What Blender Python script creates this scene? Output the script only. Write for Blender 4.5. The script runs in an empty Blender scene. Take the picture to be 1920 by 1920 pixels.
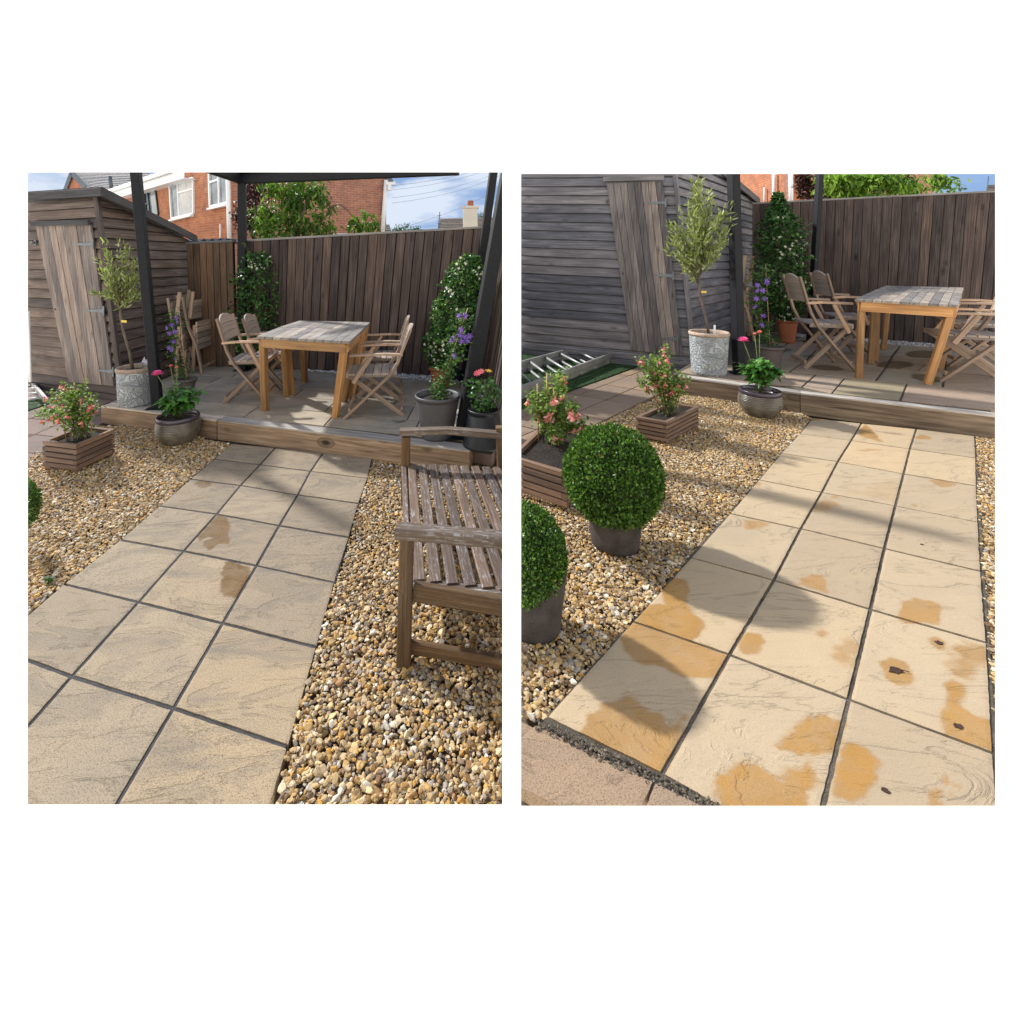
import bpy, bmesh, math, random
import numpy as np
from mathutils import Vector, Matrix, noise
random.seed(7); RNG = np.random.default_rng(7)
S = bpy.context.scene
C = S.collection

# ---------------------------------------------------------------- camera, world, sun, exposure
F, PX, YH, HC = 900.0, 860.0, 490.0, 1.5          # focal length and horizon measured on the 1920 px photograph
cam_d = bpy.data.cameras.new('camera'); cam = bpy.data.objects.new('camera', cam_d); C.objects.link(cam)
cam_d.sensor_width = 36; cam_d.lens = 36 * F / 1920
cam_d.shift_x = (960 - PX) / 1920; cam_d.shift_y = (YH - 960) / 1920
cam_d.clip_start = 0.02; cam_d.clip_end = 500
cam.location = (0, 0, HC); cam.rotation_euler = (math.radians(90), 0, 0)
S.camera = cam

SUN_ELEV, SUN_AZ = math.radians(38), math.radians(-54)   # azimuth clockwise from +Y (straight ahead); sun stands ahead on the left
sd = bpy.data.lights.new('sun', 'SUN'); sun = bpy.data.objects.new('sun', sd); C.objects.link(sun)
sd.energy = 3.1; sd.angle = math.radians(2.3)   # hazy sun between clouds; sd.color = (1.0, 0.91, 0.77)
sdir = Vector((math.sin(SUN_AZ) * math.cos(SUN_ELEV), math.cos(SUN_AZ) * math.cos(SUN_ELEV), math.sin(SUN_ELEV)))
sun.rotation_euler = sdir.to_track_quat('Z', 'Y').to_euler(); sun.location = sdir * 30

W = bpy.data.worlds.new('World'); S.world = W; W.use_nodes = True
wn, wl = W.node_tree.nodes, W.node_tree.links; wn.clear()
wo = wn.new('ShaderNodeOutputWorld'); wmx = wn.new('ShaderNodeMixShader')
b1 = wn.new('ShaderNodeBackground'); b1.inputs[0].default_value = (1, .955, .885, 1); b1.inputs[1].default_value = 1.0   # white cloud low in the sky
b2 = wn.new('ShaderNodeBackground'); b2.inputs[1].default_value = 0.15
sk = wn.new('ShaderNodeTexSky'); sk.sky_type = 'NISHITA'; sk.sun_disc = False
sk.sun_elevation = SUN_ELEV; sk.sun_rotation = SUN_AZ
wl.new(sk.outputs[0], b2.inputs[0])
tc = wn.new('ShaderNodeTexCoord'); sx = wn.new('ShaderNodeSeparateXYZ'); mr = wn.new('ShaderNodeMapRange')
mr.inputs['From Min'].default_value = 0.52; mr.inputs['From Max'].default_value = 0.66
wl.new(tc.outputs['Generated'], sx.inputs[0]); wl.new(sx.outputs['Z'], mr.inputs[0])
wl.new(mr.outputs[0], wmx.inputs[0]); wl.new(b1.outputs[0], wmx.inputs[1]); wl.new(b2.outputs[0], wmx.inputs[2])
wl.new(wmx.outputs[0], wo.inputs[0])
S.view_settings.view_transform = 'Standard'; S.view_settings.look = 'None'
S.view_settings.exposure = 0.80; S.view_settings.gamma = 1
S.render.film_transparent = False
try:
    S.cycles.use_denoising = True
    S.cycles.max_bounces = 6; S.cycles.diffuse_bounces = 3; S.cycles.transparent_max_bounces = 6
except Exception:
    pass

# ---------------------------------------------------------------- measuring helpers
GZ = {'L': 0.0, 'R': 0.2}       # ground heights of the two gardens
def at(g, x, y, h=0.0):
    z = GZ[g] + h
    Y = F * (HC - z) / (y - YH)
    return Vector(((x - PX) / F * Y, Y, z))
def P(x, y, Y): return Vector(((x - PX) / F * Y, Y, HC - (y - YH) / F * Y))
class Plane:
    def __init__(s, a, b, c):
        s.a = a; s.n = (b - a).cross(c - a).normalized()
        if s.n.dot(Vector((0, 0, HC)) - a) < 0: s.n = -s.n
    def px(s, x, y, off=0.0):
        d = Vector(((x - PX) / F, 1, (YH - y) / F)); o = Vector((0, 0, HC))
        t = s.n.dot(s.a + s.n * off - o) / s.n.dot(d)
        return o + d * t

# ---------------------------------------------------------------- object helpers
CUR = 'L'; OWNER = {}; CLAMP = set()
def tag(o, label=None, cat=None, group=None, kind=None):
    if label: o['label'] = label
    if cat: o['category'] = cat
    if group: o['group'] = group
    if kind: o['kind'] = kind
    return o
def thing(name, label, cat, loc=(0, 0, 0), rz=0, group=None, sc=(1, 1, 1)):
    o = bpy.data.objects.new(name, None); C.objects.link(o); OWNER[o.name] = CUR
    o.location = loc; o.rotation_euler = (0, 0, rz); o.scale = sc; o.empty_display_size = .1
    return tag(o, label, cat, group)
def M4(o):
    m = Matrix.LocRotScale(o.location, o.rotation_euler, o.scale)
    return M4(o.parent) @ m if o.parent else m
class MB:
    def __init__(s): s.v = []; s.f = []; s.uv = []; s.r = []; s.smooth = []
    def face(s, idx, uvs, r, sm=False):
        s.f.append(idx); s.uv.extend(uvs); s.r.append(r); s.smooth.append(sm)
    def beam(s, p0, p1, w, t, side=(1, 0, 0), ch=.003, w1=None, r=None, roll_uv=None):
        p0 = Vector(p0); p1 = Vector(p1); d = p1 - p0; L = d.length
        if L < 1e-6: return
        d.normalize(); a = Vector(side); a = (a - d * a.dot(d)).normalized(); b = d.cross(a)
        r = random.random() if r is None else r
        o0 = random.random() * 20; c = min(ch, w * .3, t * .3)
        def ring(p, w, t):
            hw, ht = w / 2, t / 2
            return [p + a * x + b * y for x, y in ((hw - c, -ht), (hw, -ht + c), (hw, ht - c), (hw - c, ht), (-hw + c, ht), (-hw, ht - c), (-hw, -ht + c), (-hw + c, -ht))]
        n = len(s.v); w1 = w if w1 is None else w1
        s.v += ring(p0, w, t) + ring(p1, w1, t * (w1 / w if w1 != w else 1))
        vv = [0, t, t, t + w, t + w, t + w + t, 2 * t + w, 2 * t + 2 * w]
        for k in range(8):
            k2 = (k + 1) % 8; va = o0 + vv[k]; vb = va + (.002 if k % 2 == 0 else (t if k in (1, 5) else w))
            s.face((n + k, n + k2, n + 8 + k2, n + 8 + k), [(o0, va), (o0, vb), (o0 + L, vb), (o0 + L, va)], r)
        s.face(tuple(n + k for k in reversed(range(8))), [(o0, o0)] * 8, r)
        s.face(tuple(n + 8 + k for k in range(8)), [(o0, o0)] * 8, r)
    def bent(s, pts, w, t, side):
        r = random.random()
        for a, b in zip(pts, pts[1:]): s.beam(a, b, w, t, side, r=r)
    def slab(s, q, th, n=None, r=None, u0=0, v0=0):
        """q: four corners in order, extruded by -n*th; UV in metres along q0->q1 and q0->q3"""
        q = [Vector(p) for p in q]; r = random.random() if r is None else r
        if n is None:
            n = (q[1] - q[0]).cross(q[3] - q[0]).normalized()
        else: n = Vector(n).normalized()
        k = len(s.v); s.v += q + [p - n * th for p in q]
        eu = (q[1] - q[0]).normalized(); nn = (q[1] - q[0]).cross(q[3] - q[0]).normalized(); ev = nn.cross(eu)
        U = [((p - q[0]).dot(eu) + u0, (p - q[0]).dot(ev) + v0) for p in q]
        s.face((k, k + 1, k + 2, k + 3), U, r); s.face((k + 7, k + 6, k + 5, k + 4), U[::-1], r)
        for i in range(4):
            j = (i + 1) % 4
            s.face((k + i, k + 4 + i, k + 4 + j, k + j), [U[i], (U[i][0] + .01, U[i][1] + th), (U[j][0] + .01, U[j][1] + th), U[j]], r)
    def lathe(s, c, prof, seg=40, sm=True, r=0.5, rip=None):
        c = Vector(c); k = len(s.v); m = len(prof)
        for j, (rr, z) in enumerate(prof):
            for i in range(seg):
                a = 2 * math.pi * i / seg; q = rr * (1 + (rip(a, z) if rip else 0))
                s.v.append(c + Vector((math.cos(a) * q, math.sin(a) * q, z)))
        L = 0
        for j in range(m - 1):
            dl = math.hypot(prof[j + 1][0] - prof[j][0], prof[j + 1][1] - prof[j][1])
            for i in range(seg):
                i2 = (i + 1) % seg
                R = max(prof[j][0], .02) * 2 * math.pi / seg
                s.face((k + j * seg + i, k + j * seg + i2, k + (j + 1) * seg + i2, k + (j + 1) * seg + i),
                       [(i * R, L), ((i + 1) * R, L), ((i + 1) * R, L + dl), (i * R, L + dl)], r, sm)
            L += dl
    def tube(s, pts, rad, seg=8, r=None):
        pts = [Vector(p) for p in pts]; k = len(s.v); r = random.random() if r is None else r
        if not hasattr(rad, '__len__'): rad = [rad] * len(pts)
        for i, p in enumerate(pts):
            d = (pts[min(i + 1, len(pts) - 1)] - pts[max(i - 1, 0)]).normalized()
            a = d.orthogonal().normalized() if abs(d.x) < .9 else d.cross(Vector((0, 0, 1))).normalized()
            a = (Vector((1, 0, 0)) - d * d.x).normalized() if abs(d.x) < .9 else a
            b = d.cross(a)
            for j in range(seg):
                t = 2 * math.pi * j / seg; s.v.append(p + (a * math.cos(t) + b * math.sin(t)) * rad[i])
        L = 0
        for i in range(len(pts) - 1):
            dl = (pts[i + 1] - pts[i]).length
            for j in range(seg):
                j2 = (j + 1) % seg; q = rad[i] * 6.28 / seg
                s.face((k + i * seg + j, k + i * seg + j2, k + (i + 1) * seg + j2, k + (i + 1) * seg + j),
                       [(L, j * q), (L, j * q + q), (L + dl, j * q + q), (L + dl, j * q)], r, True)
            L += dl
        s.face(tuple(k + j for j in reversed(range(seg))), [(0, 0)] * seg, r); n = k + (len(pts) - 1) * seg
        s.face(tuple(n + j for j in range(seg)), [(0, 0)] * seg, r)
def obj(name, mb, mat, parent=None):
    """ONE mesh object; vertices are given in world space and stored relative to the parent"""
    me = bpy.data.meshes.new(name)
    inv = M4(parent).inverted() if parent is not None and not getattr(parent, 'local_build', False) else Matrix()
    if parent is not None and parent.get('_local'): inv = Matrix()
    me.from_pydata([tuple(inv @ Vector(p)) for p in mb.v], [], mb.f)
    uv = me.uv_layers.new(name='UVMap'); uv.data.foreach_set('uv', np.array(mb.uv, dtype=np.float32).ravel())
    at_ = me.attributes.new('rnd', 'FLOAT', 'FACE'); at_.data.foreach_set('value', np.array(mb.r, dtype=np.float32))
    me.polygons.foreach_set('use_smooth', mb.smooth)
    me.materials.append(mat); me.update()
    o = bpy.data.objects.new(name, me); C.objects.link(o); OWNER[o.name] = CUR
    if parent is not None: o.parent = parent
    return o
def raw(name, V, Fc, mat, parent=None, cols=None, smooth=True, floats=None, clamp=False):
    """numpy mesh with optional per-face colour"""
    me = bpy.data.meshes.new(name); V = np.asarray(V, dtype=np.float32); Fc = np.asarray(Fc, dtype=np.int32)
    if parent is not None and not parent.get('_local'):
        m = np.array(M4(parent).inverted()); V = V @ m[:3, :3].T.astype(np.float32) + m[:3, 3].astype(np.float32)
    k = Fc.shape[1]
    me.vertices.add(len(V)); me.vertices.foreach_set('co', V.ravel().astype(np.float32))
    me.loops.add(Fc.size); me.loops.foreach_set('vertex_index', Fc.ravel())
    me.polygons.add(len(Fc)); me.polygons.foreach_set('loop_start', np.arange(0, Fc.size, k, dtype=np.int32))
    try: me.polygons.foreach_set('loop_total', np.full(len(Fc), k, dtype=np.int32))
    except Exception: pass
    me.update(calc_edges=True); me.validate()
    me.polygons.foreach_set('use_smooth', np.full(len(me.polygons), smooth))
    if cols is not None:
        a = me.attributes.new('tint', 'FLOAT_COLOR', 'FACE'); c4 = np.ones((len(Fc), 4), dtype=np.float32); c4[:, :3] = cols
        a.data.foreach_set('color', c4.ravel())
    for nm, arr in (floats or {}).items():
        a = me.attributes.new(nm, 'FLOAT', 'POINT'); a.data.foreach_set('value', np.asarray(arr, dtype=np.float32))
    me.materials.append(mat); me.update()
    o = bpy.data.objects.new(name, me); C.objects.link(o); OWNER[o.name] = CUR
    if parent is not None: o.parent = parent
    if clamp: CLAMP.add(o.name)
    return o
def copy_tree(o, parent=None):
    c = o.copy(); C.objects.link(c); c.parent = parent; OWNER[c.name] = CUR
    for ch in [x for x in bpy.data.objects if x.parent == o]: copy_tree(ch, c)
    return c

# ---------------------------------------------------------------- materials
def mat_base(name):
    m = bpy.data.materials.new(name); m.use_nodes = True
    n, l = m.node_tree.nodes, m.node_tree.links; n.clear()
    out = n.new('ShaderNodeOutputMaterial'); b = n.new('ShaderNodeBsdfPrincipled'); l.new(b.outputs[0], out.inputs[0])
    return m, n, l, b, out
def N(n, t, **k):
    x = n.new(t)
    for a, v in k.items():
        if hasattr(x, a): setattr(x, a, v)
        else: x.inputs[a.replace('_', ' ')].default_value = v
    return x
def ramp(n, l, src, stops):
    r = n.new('ShaderNodeValToRGB'); e = r.color_ramp.elements
    while len(e) < len(stops): e.new(.5)
    for i, (p, c) in enumerate(stops):
        e[i].position = p; e[i].color = (*c, 1) if len(c) == 3 else c
    l.new(src, r.inputs[0]); return r
def mixc(n, l, f, a, b, typ='MIX'):
    m = n.new('ShaderNodeMix'); m.data_type = 'RGBA'; m.blend_type = typ
    for s, v in ((m.inputs[0], f), (m.inputs[6], a), (m.inputs[7], b)):
        if hasattr(v, 'is_output') or hasattr(v, 'links'): l.new(v, s)
        else: s.default_value = v if isinstance(v, float) else (*v, 1)
    return m.outputs[2]
def attr(n, name): a = n.new('ShaderNodeAttribute'); a.attribute_name = name; return a
def bump(n, l, b, h, st, dist=.01):
    x = n.new('ShaderNodeBump'); x.inputs['Strength'].default_value = st; x.inputs['Distance'].default_value = dist
    l.new(h, x.inputs['Height']); l.new(x.outputs[0], b.inputs['Normal']); return x
def wood(name, dark, mid, light, rough=.75, knots=.5, white=0.0, grain=1.0, bumps=.5, ks=(3.2, 8), crack=.75):
    m, n, l, b, out = mat_base(name)
    uv = n.new('ShaderNodeUVMap'); r = attr(n, 'rnd')
    sc = n.new('ShaderNodeVectorMath'); sc.operation = 'MULTIPLY'; sc.inputs[1].default_value = (2.4, 105.0 * grain, 1)
    l.new(uv.outputs[0], sc.inputs[0])
    cx = n.new('ShaderNodeCombineXYZ'); mu = n.new('ShaderNodeMath'); mu.operation = 'MULTIPLY'; mu.inputs[1].default_value = 40
    l.new(r.outputs['Fac'], mu.inputs[0]); l.new(mu.outputs[0], cx.inputs[2])
    ad = n.new('ShaderNodeVectorMath'); ad.operation = 'ADD'; l.new(sc.outputs[0], ad.inputs[0]); l.new(cx.outputs[0], ad.inputs[1])
    g = N(n, 'ShaderNodeTexNoise', Scale=1.0, Detail=6.0, Roughness=.62, Distortion=.35); l.new(ad.outputs[0], g.inputs[0])
    sc2 = n.new('ShaderNodeVectorMath'); sc2.operation = 'MULTIPLY'; sc2.inputs[1].default_value = (2.2, 9, 1); l.new(uv.outputs[0], sc2.inputs[0])
    ad2 = n.new('ShaderNodeVectorMath'); ad2.operation = 'ADD'; l.new(sc2.outputs[0], ad2.inputs[0]); l.new(cx.outputs[0], ad2.inputs[1])
    g2 = N(n, 'ShaderNodeTexNoise', Scale=1.0, Detail=3.0); l.new(ad2.outputs[0], g2.inputs[0])
    col = ramp(n, l, g.outputs[0], [(.26, tuple(.85 * a + .15 * c for a, c in zip(dark, mid))), (.5, mid), (.74, light)]).outputs[0]
    v = ramp(n, l, g2.outputs[0], [(.3, (.72, .7, .7)), (.7, (1.25, 1.22, 1.18))])
    col = mixc(n, l, 1.0, col, v.outputs[0], 'MULTIPLY')
    rv = ramp(n, l, r.outputs['Fac'], [(0, (.62, .64, .68)), (.5, (1, 1, 1)), (1, (1.35, 1.26, 1.17))])
    col = mixc(n, l, 1.0, col, rv.outputs[0], 'MULTIPLY')
    scc = n.new('ShaderNodeVectorMath'); scc.operation = 'MULTIPLY'; scc.inputs[1].default_value = (1.6, 150 * grain, 1); l.new(uv.outputs[0], scc.inputs[0]); adc = n.new('ShaderNodeVectorMath'); adc.operation = 'ADD'; l.new(scc.outputs[0], adc.inputs[0]); l.new(cx.outputs[0], adc.inputs[1])
    gc = N(n, 'ShaderNodeTexNoise', Scale=1.0, Detail=2.0, Distortion=.2); l.new(adc.outputs[0], gc.inputs[0]); cr = ramp(n, l, gc.outputs[0], [(.30, (crack,) * 3), (.36, (0, 0, 0))]); col = mixc(n, l, cr.outputs[0], col, tuple(x * .3 for x in dark))
    if knots:
        vo = N(n, 'ShaderNodeTexVoronoi', Scale=1.0); sc3 = n.new('ShaderNodeVectorMath'); sc3.operation = 'MULTIPLY'; sc3.inputs[1].default_value = (*ks, 1)
        l.new(uv.outputs[0], sc3.inputs[0]); ad3 = n.new('ShaderNodeVectorMath'); ad3.operation = 'ADD'
        l.new(sc3.outputs[0], ad3.inputs[0]); l.new(cx.outputs[0], ad3.inputs[1]); l.new(ad3.outputs[0], vo.inputs[0])
        kr = ramp(n, l, vo.outputs['Distance'], [(.05, (knots,) * 3), (.12, (knots * .25,) * 3), (.15, (knots * .6,) * 3), (.19, (0, 0, 0))])
        col = mixc(n, l, kr.outputs[0], col, tuple(x * .35 for x in dark))
    if white:
        wnz = N(n, 'ShaderNodeTexNoise', Scale=1.0, Detail=8.0, Roughness=.75); ad4 = n.new('ShaderNodeVectorMath'); ad4.operation = 'MULTIPLY'; ad4.inputs[1].default_value = (4, 2.5, 4)
        l.new(ad.outputs[0], ad4.inputs[0]); l.new(ad2.outputs[0], wnz.inputs[0]); wnz.inputs['Scale'].default_value = 9
        wr0 = ramp(n, l, wnz.outputs[0], [(.52, (0, 0, 0)), (.62, (white,) * 3)]); wr1 = ramp(n, l, g2.outputs[0], [(.42, (.12, .12, .12)), (.62, (1, 1, 1))]); wr = n.new('ShaderNodeMix'); wr.data_type = 'RGBA'; wr.blend_type = 'MULTIPLY'; wr.inputs[0].default_value = 1; l.new(wr0.outputs[0], wr.inputs[6]); l.new(wr1.outputs[0], wr.inputs[7])
        col = mixc(n, l, wr.outputs[2], col, (.5, .5, .51))
    l.new(col, b.inputs['Base Color']); b.inputs['Roughness'].default_value = rough
    b.inputs['Specular IOR Level'].default_value = .25
    bump(n, l, b, g.outputs[0], bumps, .004)
    return m
def plain(name, col, rough=.6, metal=0.0, nscale=60, var=.15, bst=.15, spec=.4, dist=.003):
    m, n, l, b, out = mat_base(name)
    t = n.new('ShaderNodeTexCoord'); g = N(n, 'ShaderNodeTexNoise', Scale=float(nscale), Detail=5.0, Roughness=.6); l.new(t.outputs['Object'], g.inputs[0])
    g2 = N(n, 'ShaderNodeTexNoise', Scale=float(nscale) / 12, Detail=3.0); l.new(t.outputs['Object'], g2.inputs[0])
    c = ramp(n, l, g.outputs[0], [(.3, tuple(x * (1 - var) for x in col)), (.7, tuple(min(1, x * (1 + var)) for x in col))])
    c2 = ramp(n, l, g2.outputs[0], [(.3, (1 - var,) * 3), (.7, (1 + var,) * 3)])
    l.new(mixc(n, l, 1.0, c.outputs[0], c2.outputs[0], 'MULTIPLY'), b.inputs['Base Color'])
    b.inputs['Roughness'].default_value = rough; b.inputs['Metallic'].default_value = metal; b.inputs['Specular IOR Level'].default_value = spec
    bump(n, l, b, g.outputs[0], bst, dist)
    return m
def leafmat(name, rough=.45, trans=.3):
    m, n, l, b, out = mat_base(name)
    a = attr(n, 'tint'); l.new(a.outputs['Color'], b.inputs['Base Color']); b.inputs['Roughness'].default_value = rough
    b.inputs['Specular IOR Level'].default_value = .2
    tr = n.new('ShaderNodeBsdfTranslucent'); mx = n.new('ShaderNodeMixShader'); mx.inputs[0].default_value = trans
    c = mixc(n, l, 1.0, a.outputs['Color'], (1.5, 1.6, .7), 'MULTIPLY'); l.new(c, tr.inputs[0])
    l.new(b.outputs[0], mx.inputs[1]); l.new(tr.outputs[0], mx.inputs[2]); l.new(mx.outputs[0], out.inputs[0])
    return m
def tinted(name, rough=.7, spec=.35, nsc=150, bst=.2, speck=.12):
    m, n, l, b, out = mat_base(name)
    a = attr(n, 'tint'); t = n.new('ShaderNodeTexCoord'); g = N(n, 'ShaderNodeTexNoise', Scale=float(nsc), Detail=4.0); l.new(t.outputs['Object'], g.inputs[0])
    r = ramp(n, l, g.outputs[0], [(.3, (1 - speck * 2,) * 3), (.7, (1 + speck,) * 3)])
    l.new(mixc(n, l, 1.0, a.outputs['Color'], r.outputs[0], 'MULTIPLY'), b.inputs['Base Color'])
    b.inputs['Roughness'].default_value = rough; b.inputs['Specular IOR Level'].default_value = spec
    bump(n, l, b, g.outputs[0], bst, .002)
    return m
def slabmat(name, base, alt, dirt, speck=.5, streak=1.0, bst=.5, staincol=(.42, .21, .055), line=.55, rs=(1.2, 3.4)):
    """riven reconstituted stone: per-slab tone, streaks, fine speckle, riven relief, and a stain mask stored on the mesh"""
    m, n, l, b, out = mat_base(name)
    t = n.new('ShaderNodeTexCoord'); pos = t.outputs['Object']; r = attr(n, 'srnd'); st = attr(n, 'stain')
    off = n.new('ShaderNodeCombineXYZ'); mu = n.new('ShaderNodeMath'); mu.operation = 'MULTIPLY'; mu.inputs[1].default_value = 37
    l.new(r.outputs['Fac'], mu.inputs[0]); l.new(mu.outputs[0], off.inputs[2]); l.new(mu.outputs[0], off.inputs[0])
    mp = n.new('ShaderNodeVectorMath'); mp.operation = 'ADD'; l.new(pos, mp.inputs[0]); l.new(off.outputs[0], mp.inputs[1])
    rot = n.new('ShaderNodeMapping'); rot.inputs['Rotation'].default_value = (0, 0, .35); rot.inputs['Scale'].default_value = (*rs, 1); l.new(mp.outputs[0], rot.inputs[0])
    g1 = N(n, 'ShaderNodeTexNoise', Scale=1.6, Detail=7.0, Roughness=.6, Distortion=.9); l.new(rot.outputs[0], g1.inputs[0])
    g2 = N(n, 'ShaderNodeTexNoise', Scale=260.0, Detail=2.0); l.new(pos, g2.inputs[0])
    g3 = N(n, 'ShaderNodeTexNoise', Scale=4.0, Detail=5.0, Roughness=.65); l.new(mp.outputs[0], g3.inputs[0])
    # riven lines: narrow iso-band of the warped noise
    w = ramp(n, l, g1.outputs[0], [(.455, (0, 0, 0)), (.475, (1, 1, 1)), (.482, (1, 1, 1)), (.488, (0, 0, 0))])
    brk = ramp(n, l, g3.outputs[0], [(.45, (0, 0, 0)), (.6, (1, 1, 1))])
    lines = mixc(n, l, 1.0, w.outputs[0], brk.outputs[0], 'MULTIPLY')
    c = ramp(n, l, g3.outputs[0], [(.3, base), (.7, alt)]).outputs[0]
    rv = ramp(n, l, r.outputs['Fac'], [(0, (.84, .835, .85)), (.5, (1, 1, 1)), (1, (1.09, 1.04, .96))]); c = mixc(n, l, 1.0, c, rv.outputs[0], 'MULTIPLY')
    s1 = ramp(n, l, g1.outputs[0], [(.3, (streak * .35,) * 3), (.5, (0, 0, 0)), (.8, (0, 0, 0))]); c = mixc(n, l, s1.outputs[0], c, dirt)
    sp = ramp(n, l, g2.outputs[0], [(.3, (1 - speck * .5,) * 3), (.5, (1, 1, 1)), (.75, (1 + speck * .15,) * 3)]); c = mixc(n, l, 1.0, c, sp.outputs[0], 'MULTIPLY')
    lm = n.new('ShaderNodeMath'); lm.operation = 'MULTIPLY'; lm.inputs[1].default_value = line; l.new(lines, lm.inputs[0])
    c = mixc(n, l, lm.outputs[0], c, tuple(x * .35 for x in dirt))
    sv = ramp(n, l, g3.outputs[0], [(.3, tuple(x * .86 for x in staincol)), (.7, tuple(min(1, x * 1.14) for x in staincol))]); sm = mixc(n, l, 1.0, sp.outputs[0], sv.outputs[0], 'MULTIPLY')
    rim = ramp(n, l, st.outputs['Fac'], [(.0, (1, 1, 1)), (.55, (.84, .80, .74)), (.9, (1, 1, 1))]); sm = mixc(n, l, 1.0, sm, rim.outputs[0], 'MULTIPLY')
    c = mixc(n, l, st.outputs['Fac'], c, sm)
    l.new(c, b.inputs['Base Color']); b.inputs['Roughness'].default_value = .82; b.inputs['Specular IOR Level'].default_value = .25
    rr = n.new('ShaderNodeMapRange'); rr.inputs['To Min'].default_value = .85; rr.inputs['To Max'].default_value = .55; l.new(st.outputs['Fac'], rr.inputs[0]); l.new(rr.outputs[0], b.inputs['Roughness'])
    stp = ramp(n, l, g1.outputs[0], [(.2, (0, 0, 0)), (.455, (.2, .2, .2)), (.475, (.45, .45, .45)), (.6, (.6, .6, .6)), (.62, (.8, .8, .8)), (.8, (1, 1, 1))])
    bp = bump(n, l, b, stp.outputs[0], bst, .012)
    bp2 = n.new('ShaderNodeBump'); bp2.inputs['Strength'].default_value = .35; bp2.inputs['Distance'].default_value = .002; l.new(g2.outputs[0], bp2.inputs['Height'])
    l.new(bp2.outputs[0], bp.inputs['Normal'])
    return m
def brickmat(name, c1, c2, mortar, rot=0):
    m, n, l, b, out = mat_base(name)
    uv = n.new('ShaderNodeUVMap'); bt = n.new('ShaderNodeTexBrick'); bt.inputs['Scale'].default_value = 1
    bt.inputs['Brick Width'].default_value = .235; bt.inputs['Row Height'].default_value = .078; bt.inputs['Mortar Size'].default_value = .007
    bt.inputs['Color1'].default_value = (*c1, 1); bt.inputs['Color2'].default_value = (*c2, 1); bt.inputs['Mortar'].default_value = (*mortar, 1)
    bt.inputs['Mortar Smooth'].default_value = .2
    l.new(uv.outputs[0], bt.inputs[0]); g = N(n, 'ShaderNodeTexNoise', Scale=3.0, Detail=6.0); l.new(uv.outputs[0], g.inputs[0])
    v = ramp(n, l, g.outputs[0], [(.3, (.75, .75, .78)), (.7, (1.2, 1.15, 1.1))]); l.new(mixc(n, l, 1.0, bt.outputs[0], v.outputs[0], 'MULTIPLY'), b.inputs['Base Color'])
    b.inputs['Roughness'].default_value = .9
    bump(n, l, b, bt.outputs['Fac'], -.4, .01)
    return m
def skymat(name, blue, cloud, sc=.09, lo=.42, hi=.6, seed=0.0):
    m, n, l, b, out = mat_base(name); n.remove(b)
    t = n.new('ShaderNodeTexCoord'); mp = n.new('ShaderNodeMapping'); mp.inputs['Scale'].default_value = (sc, sc, sc * 2.6); mp.inputs['Location'].default_value = (seed, seed, seed)
    l.new(t.outputs['Object'], mp.inputs[0]); g = N(n, 'ShaderNodeTexNoise', Scale=1.0, Detail=7.0, Roughness=.55, Distortion=.3); l.new(mp.outputs[0], g.inputs[0])
    r = ramp(n, l, g.outputs[0], [(lo, blue), (hi, cloud), (.8, tuple(min(1, x * 1.05) for x in cloud))])
    e = n.new('ShaderNodeEmission'); l.new(r.outputs[0], e.inputs[0]); l.new(e.outputs[0], out.inputs[0])
    return m
def glassmat(name, c=(.1, .13, .16)):
    m, n, l, b, out = mat_base(name); b.inputs['Base Color'].default_value = (*c, 1); b.inputs['Roughness'].default_value = .08
    b.inputs['Specular IOR Level'].default_value = .8
    t = n.new('ShaderNodeTexCoord'); g = N(n, 'ShaderNodeTexNoise', Scale=2.0); l.new(t.outputs['Object'], g.inputs[0])
    r = ramp(n, l, g.outputs[0], [(.35, tuple(x * .6 for x in c)), (.65, tuple(x * 1.5 for x in c))]); l.new(r.outputs[0], b.inputs['Base Color'])
    return m

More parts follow.
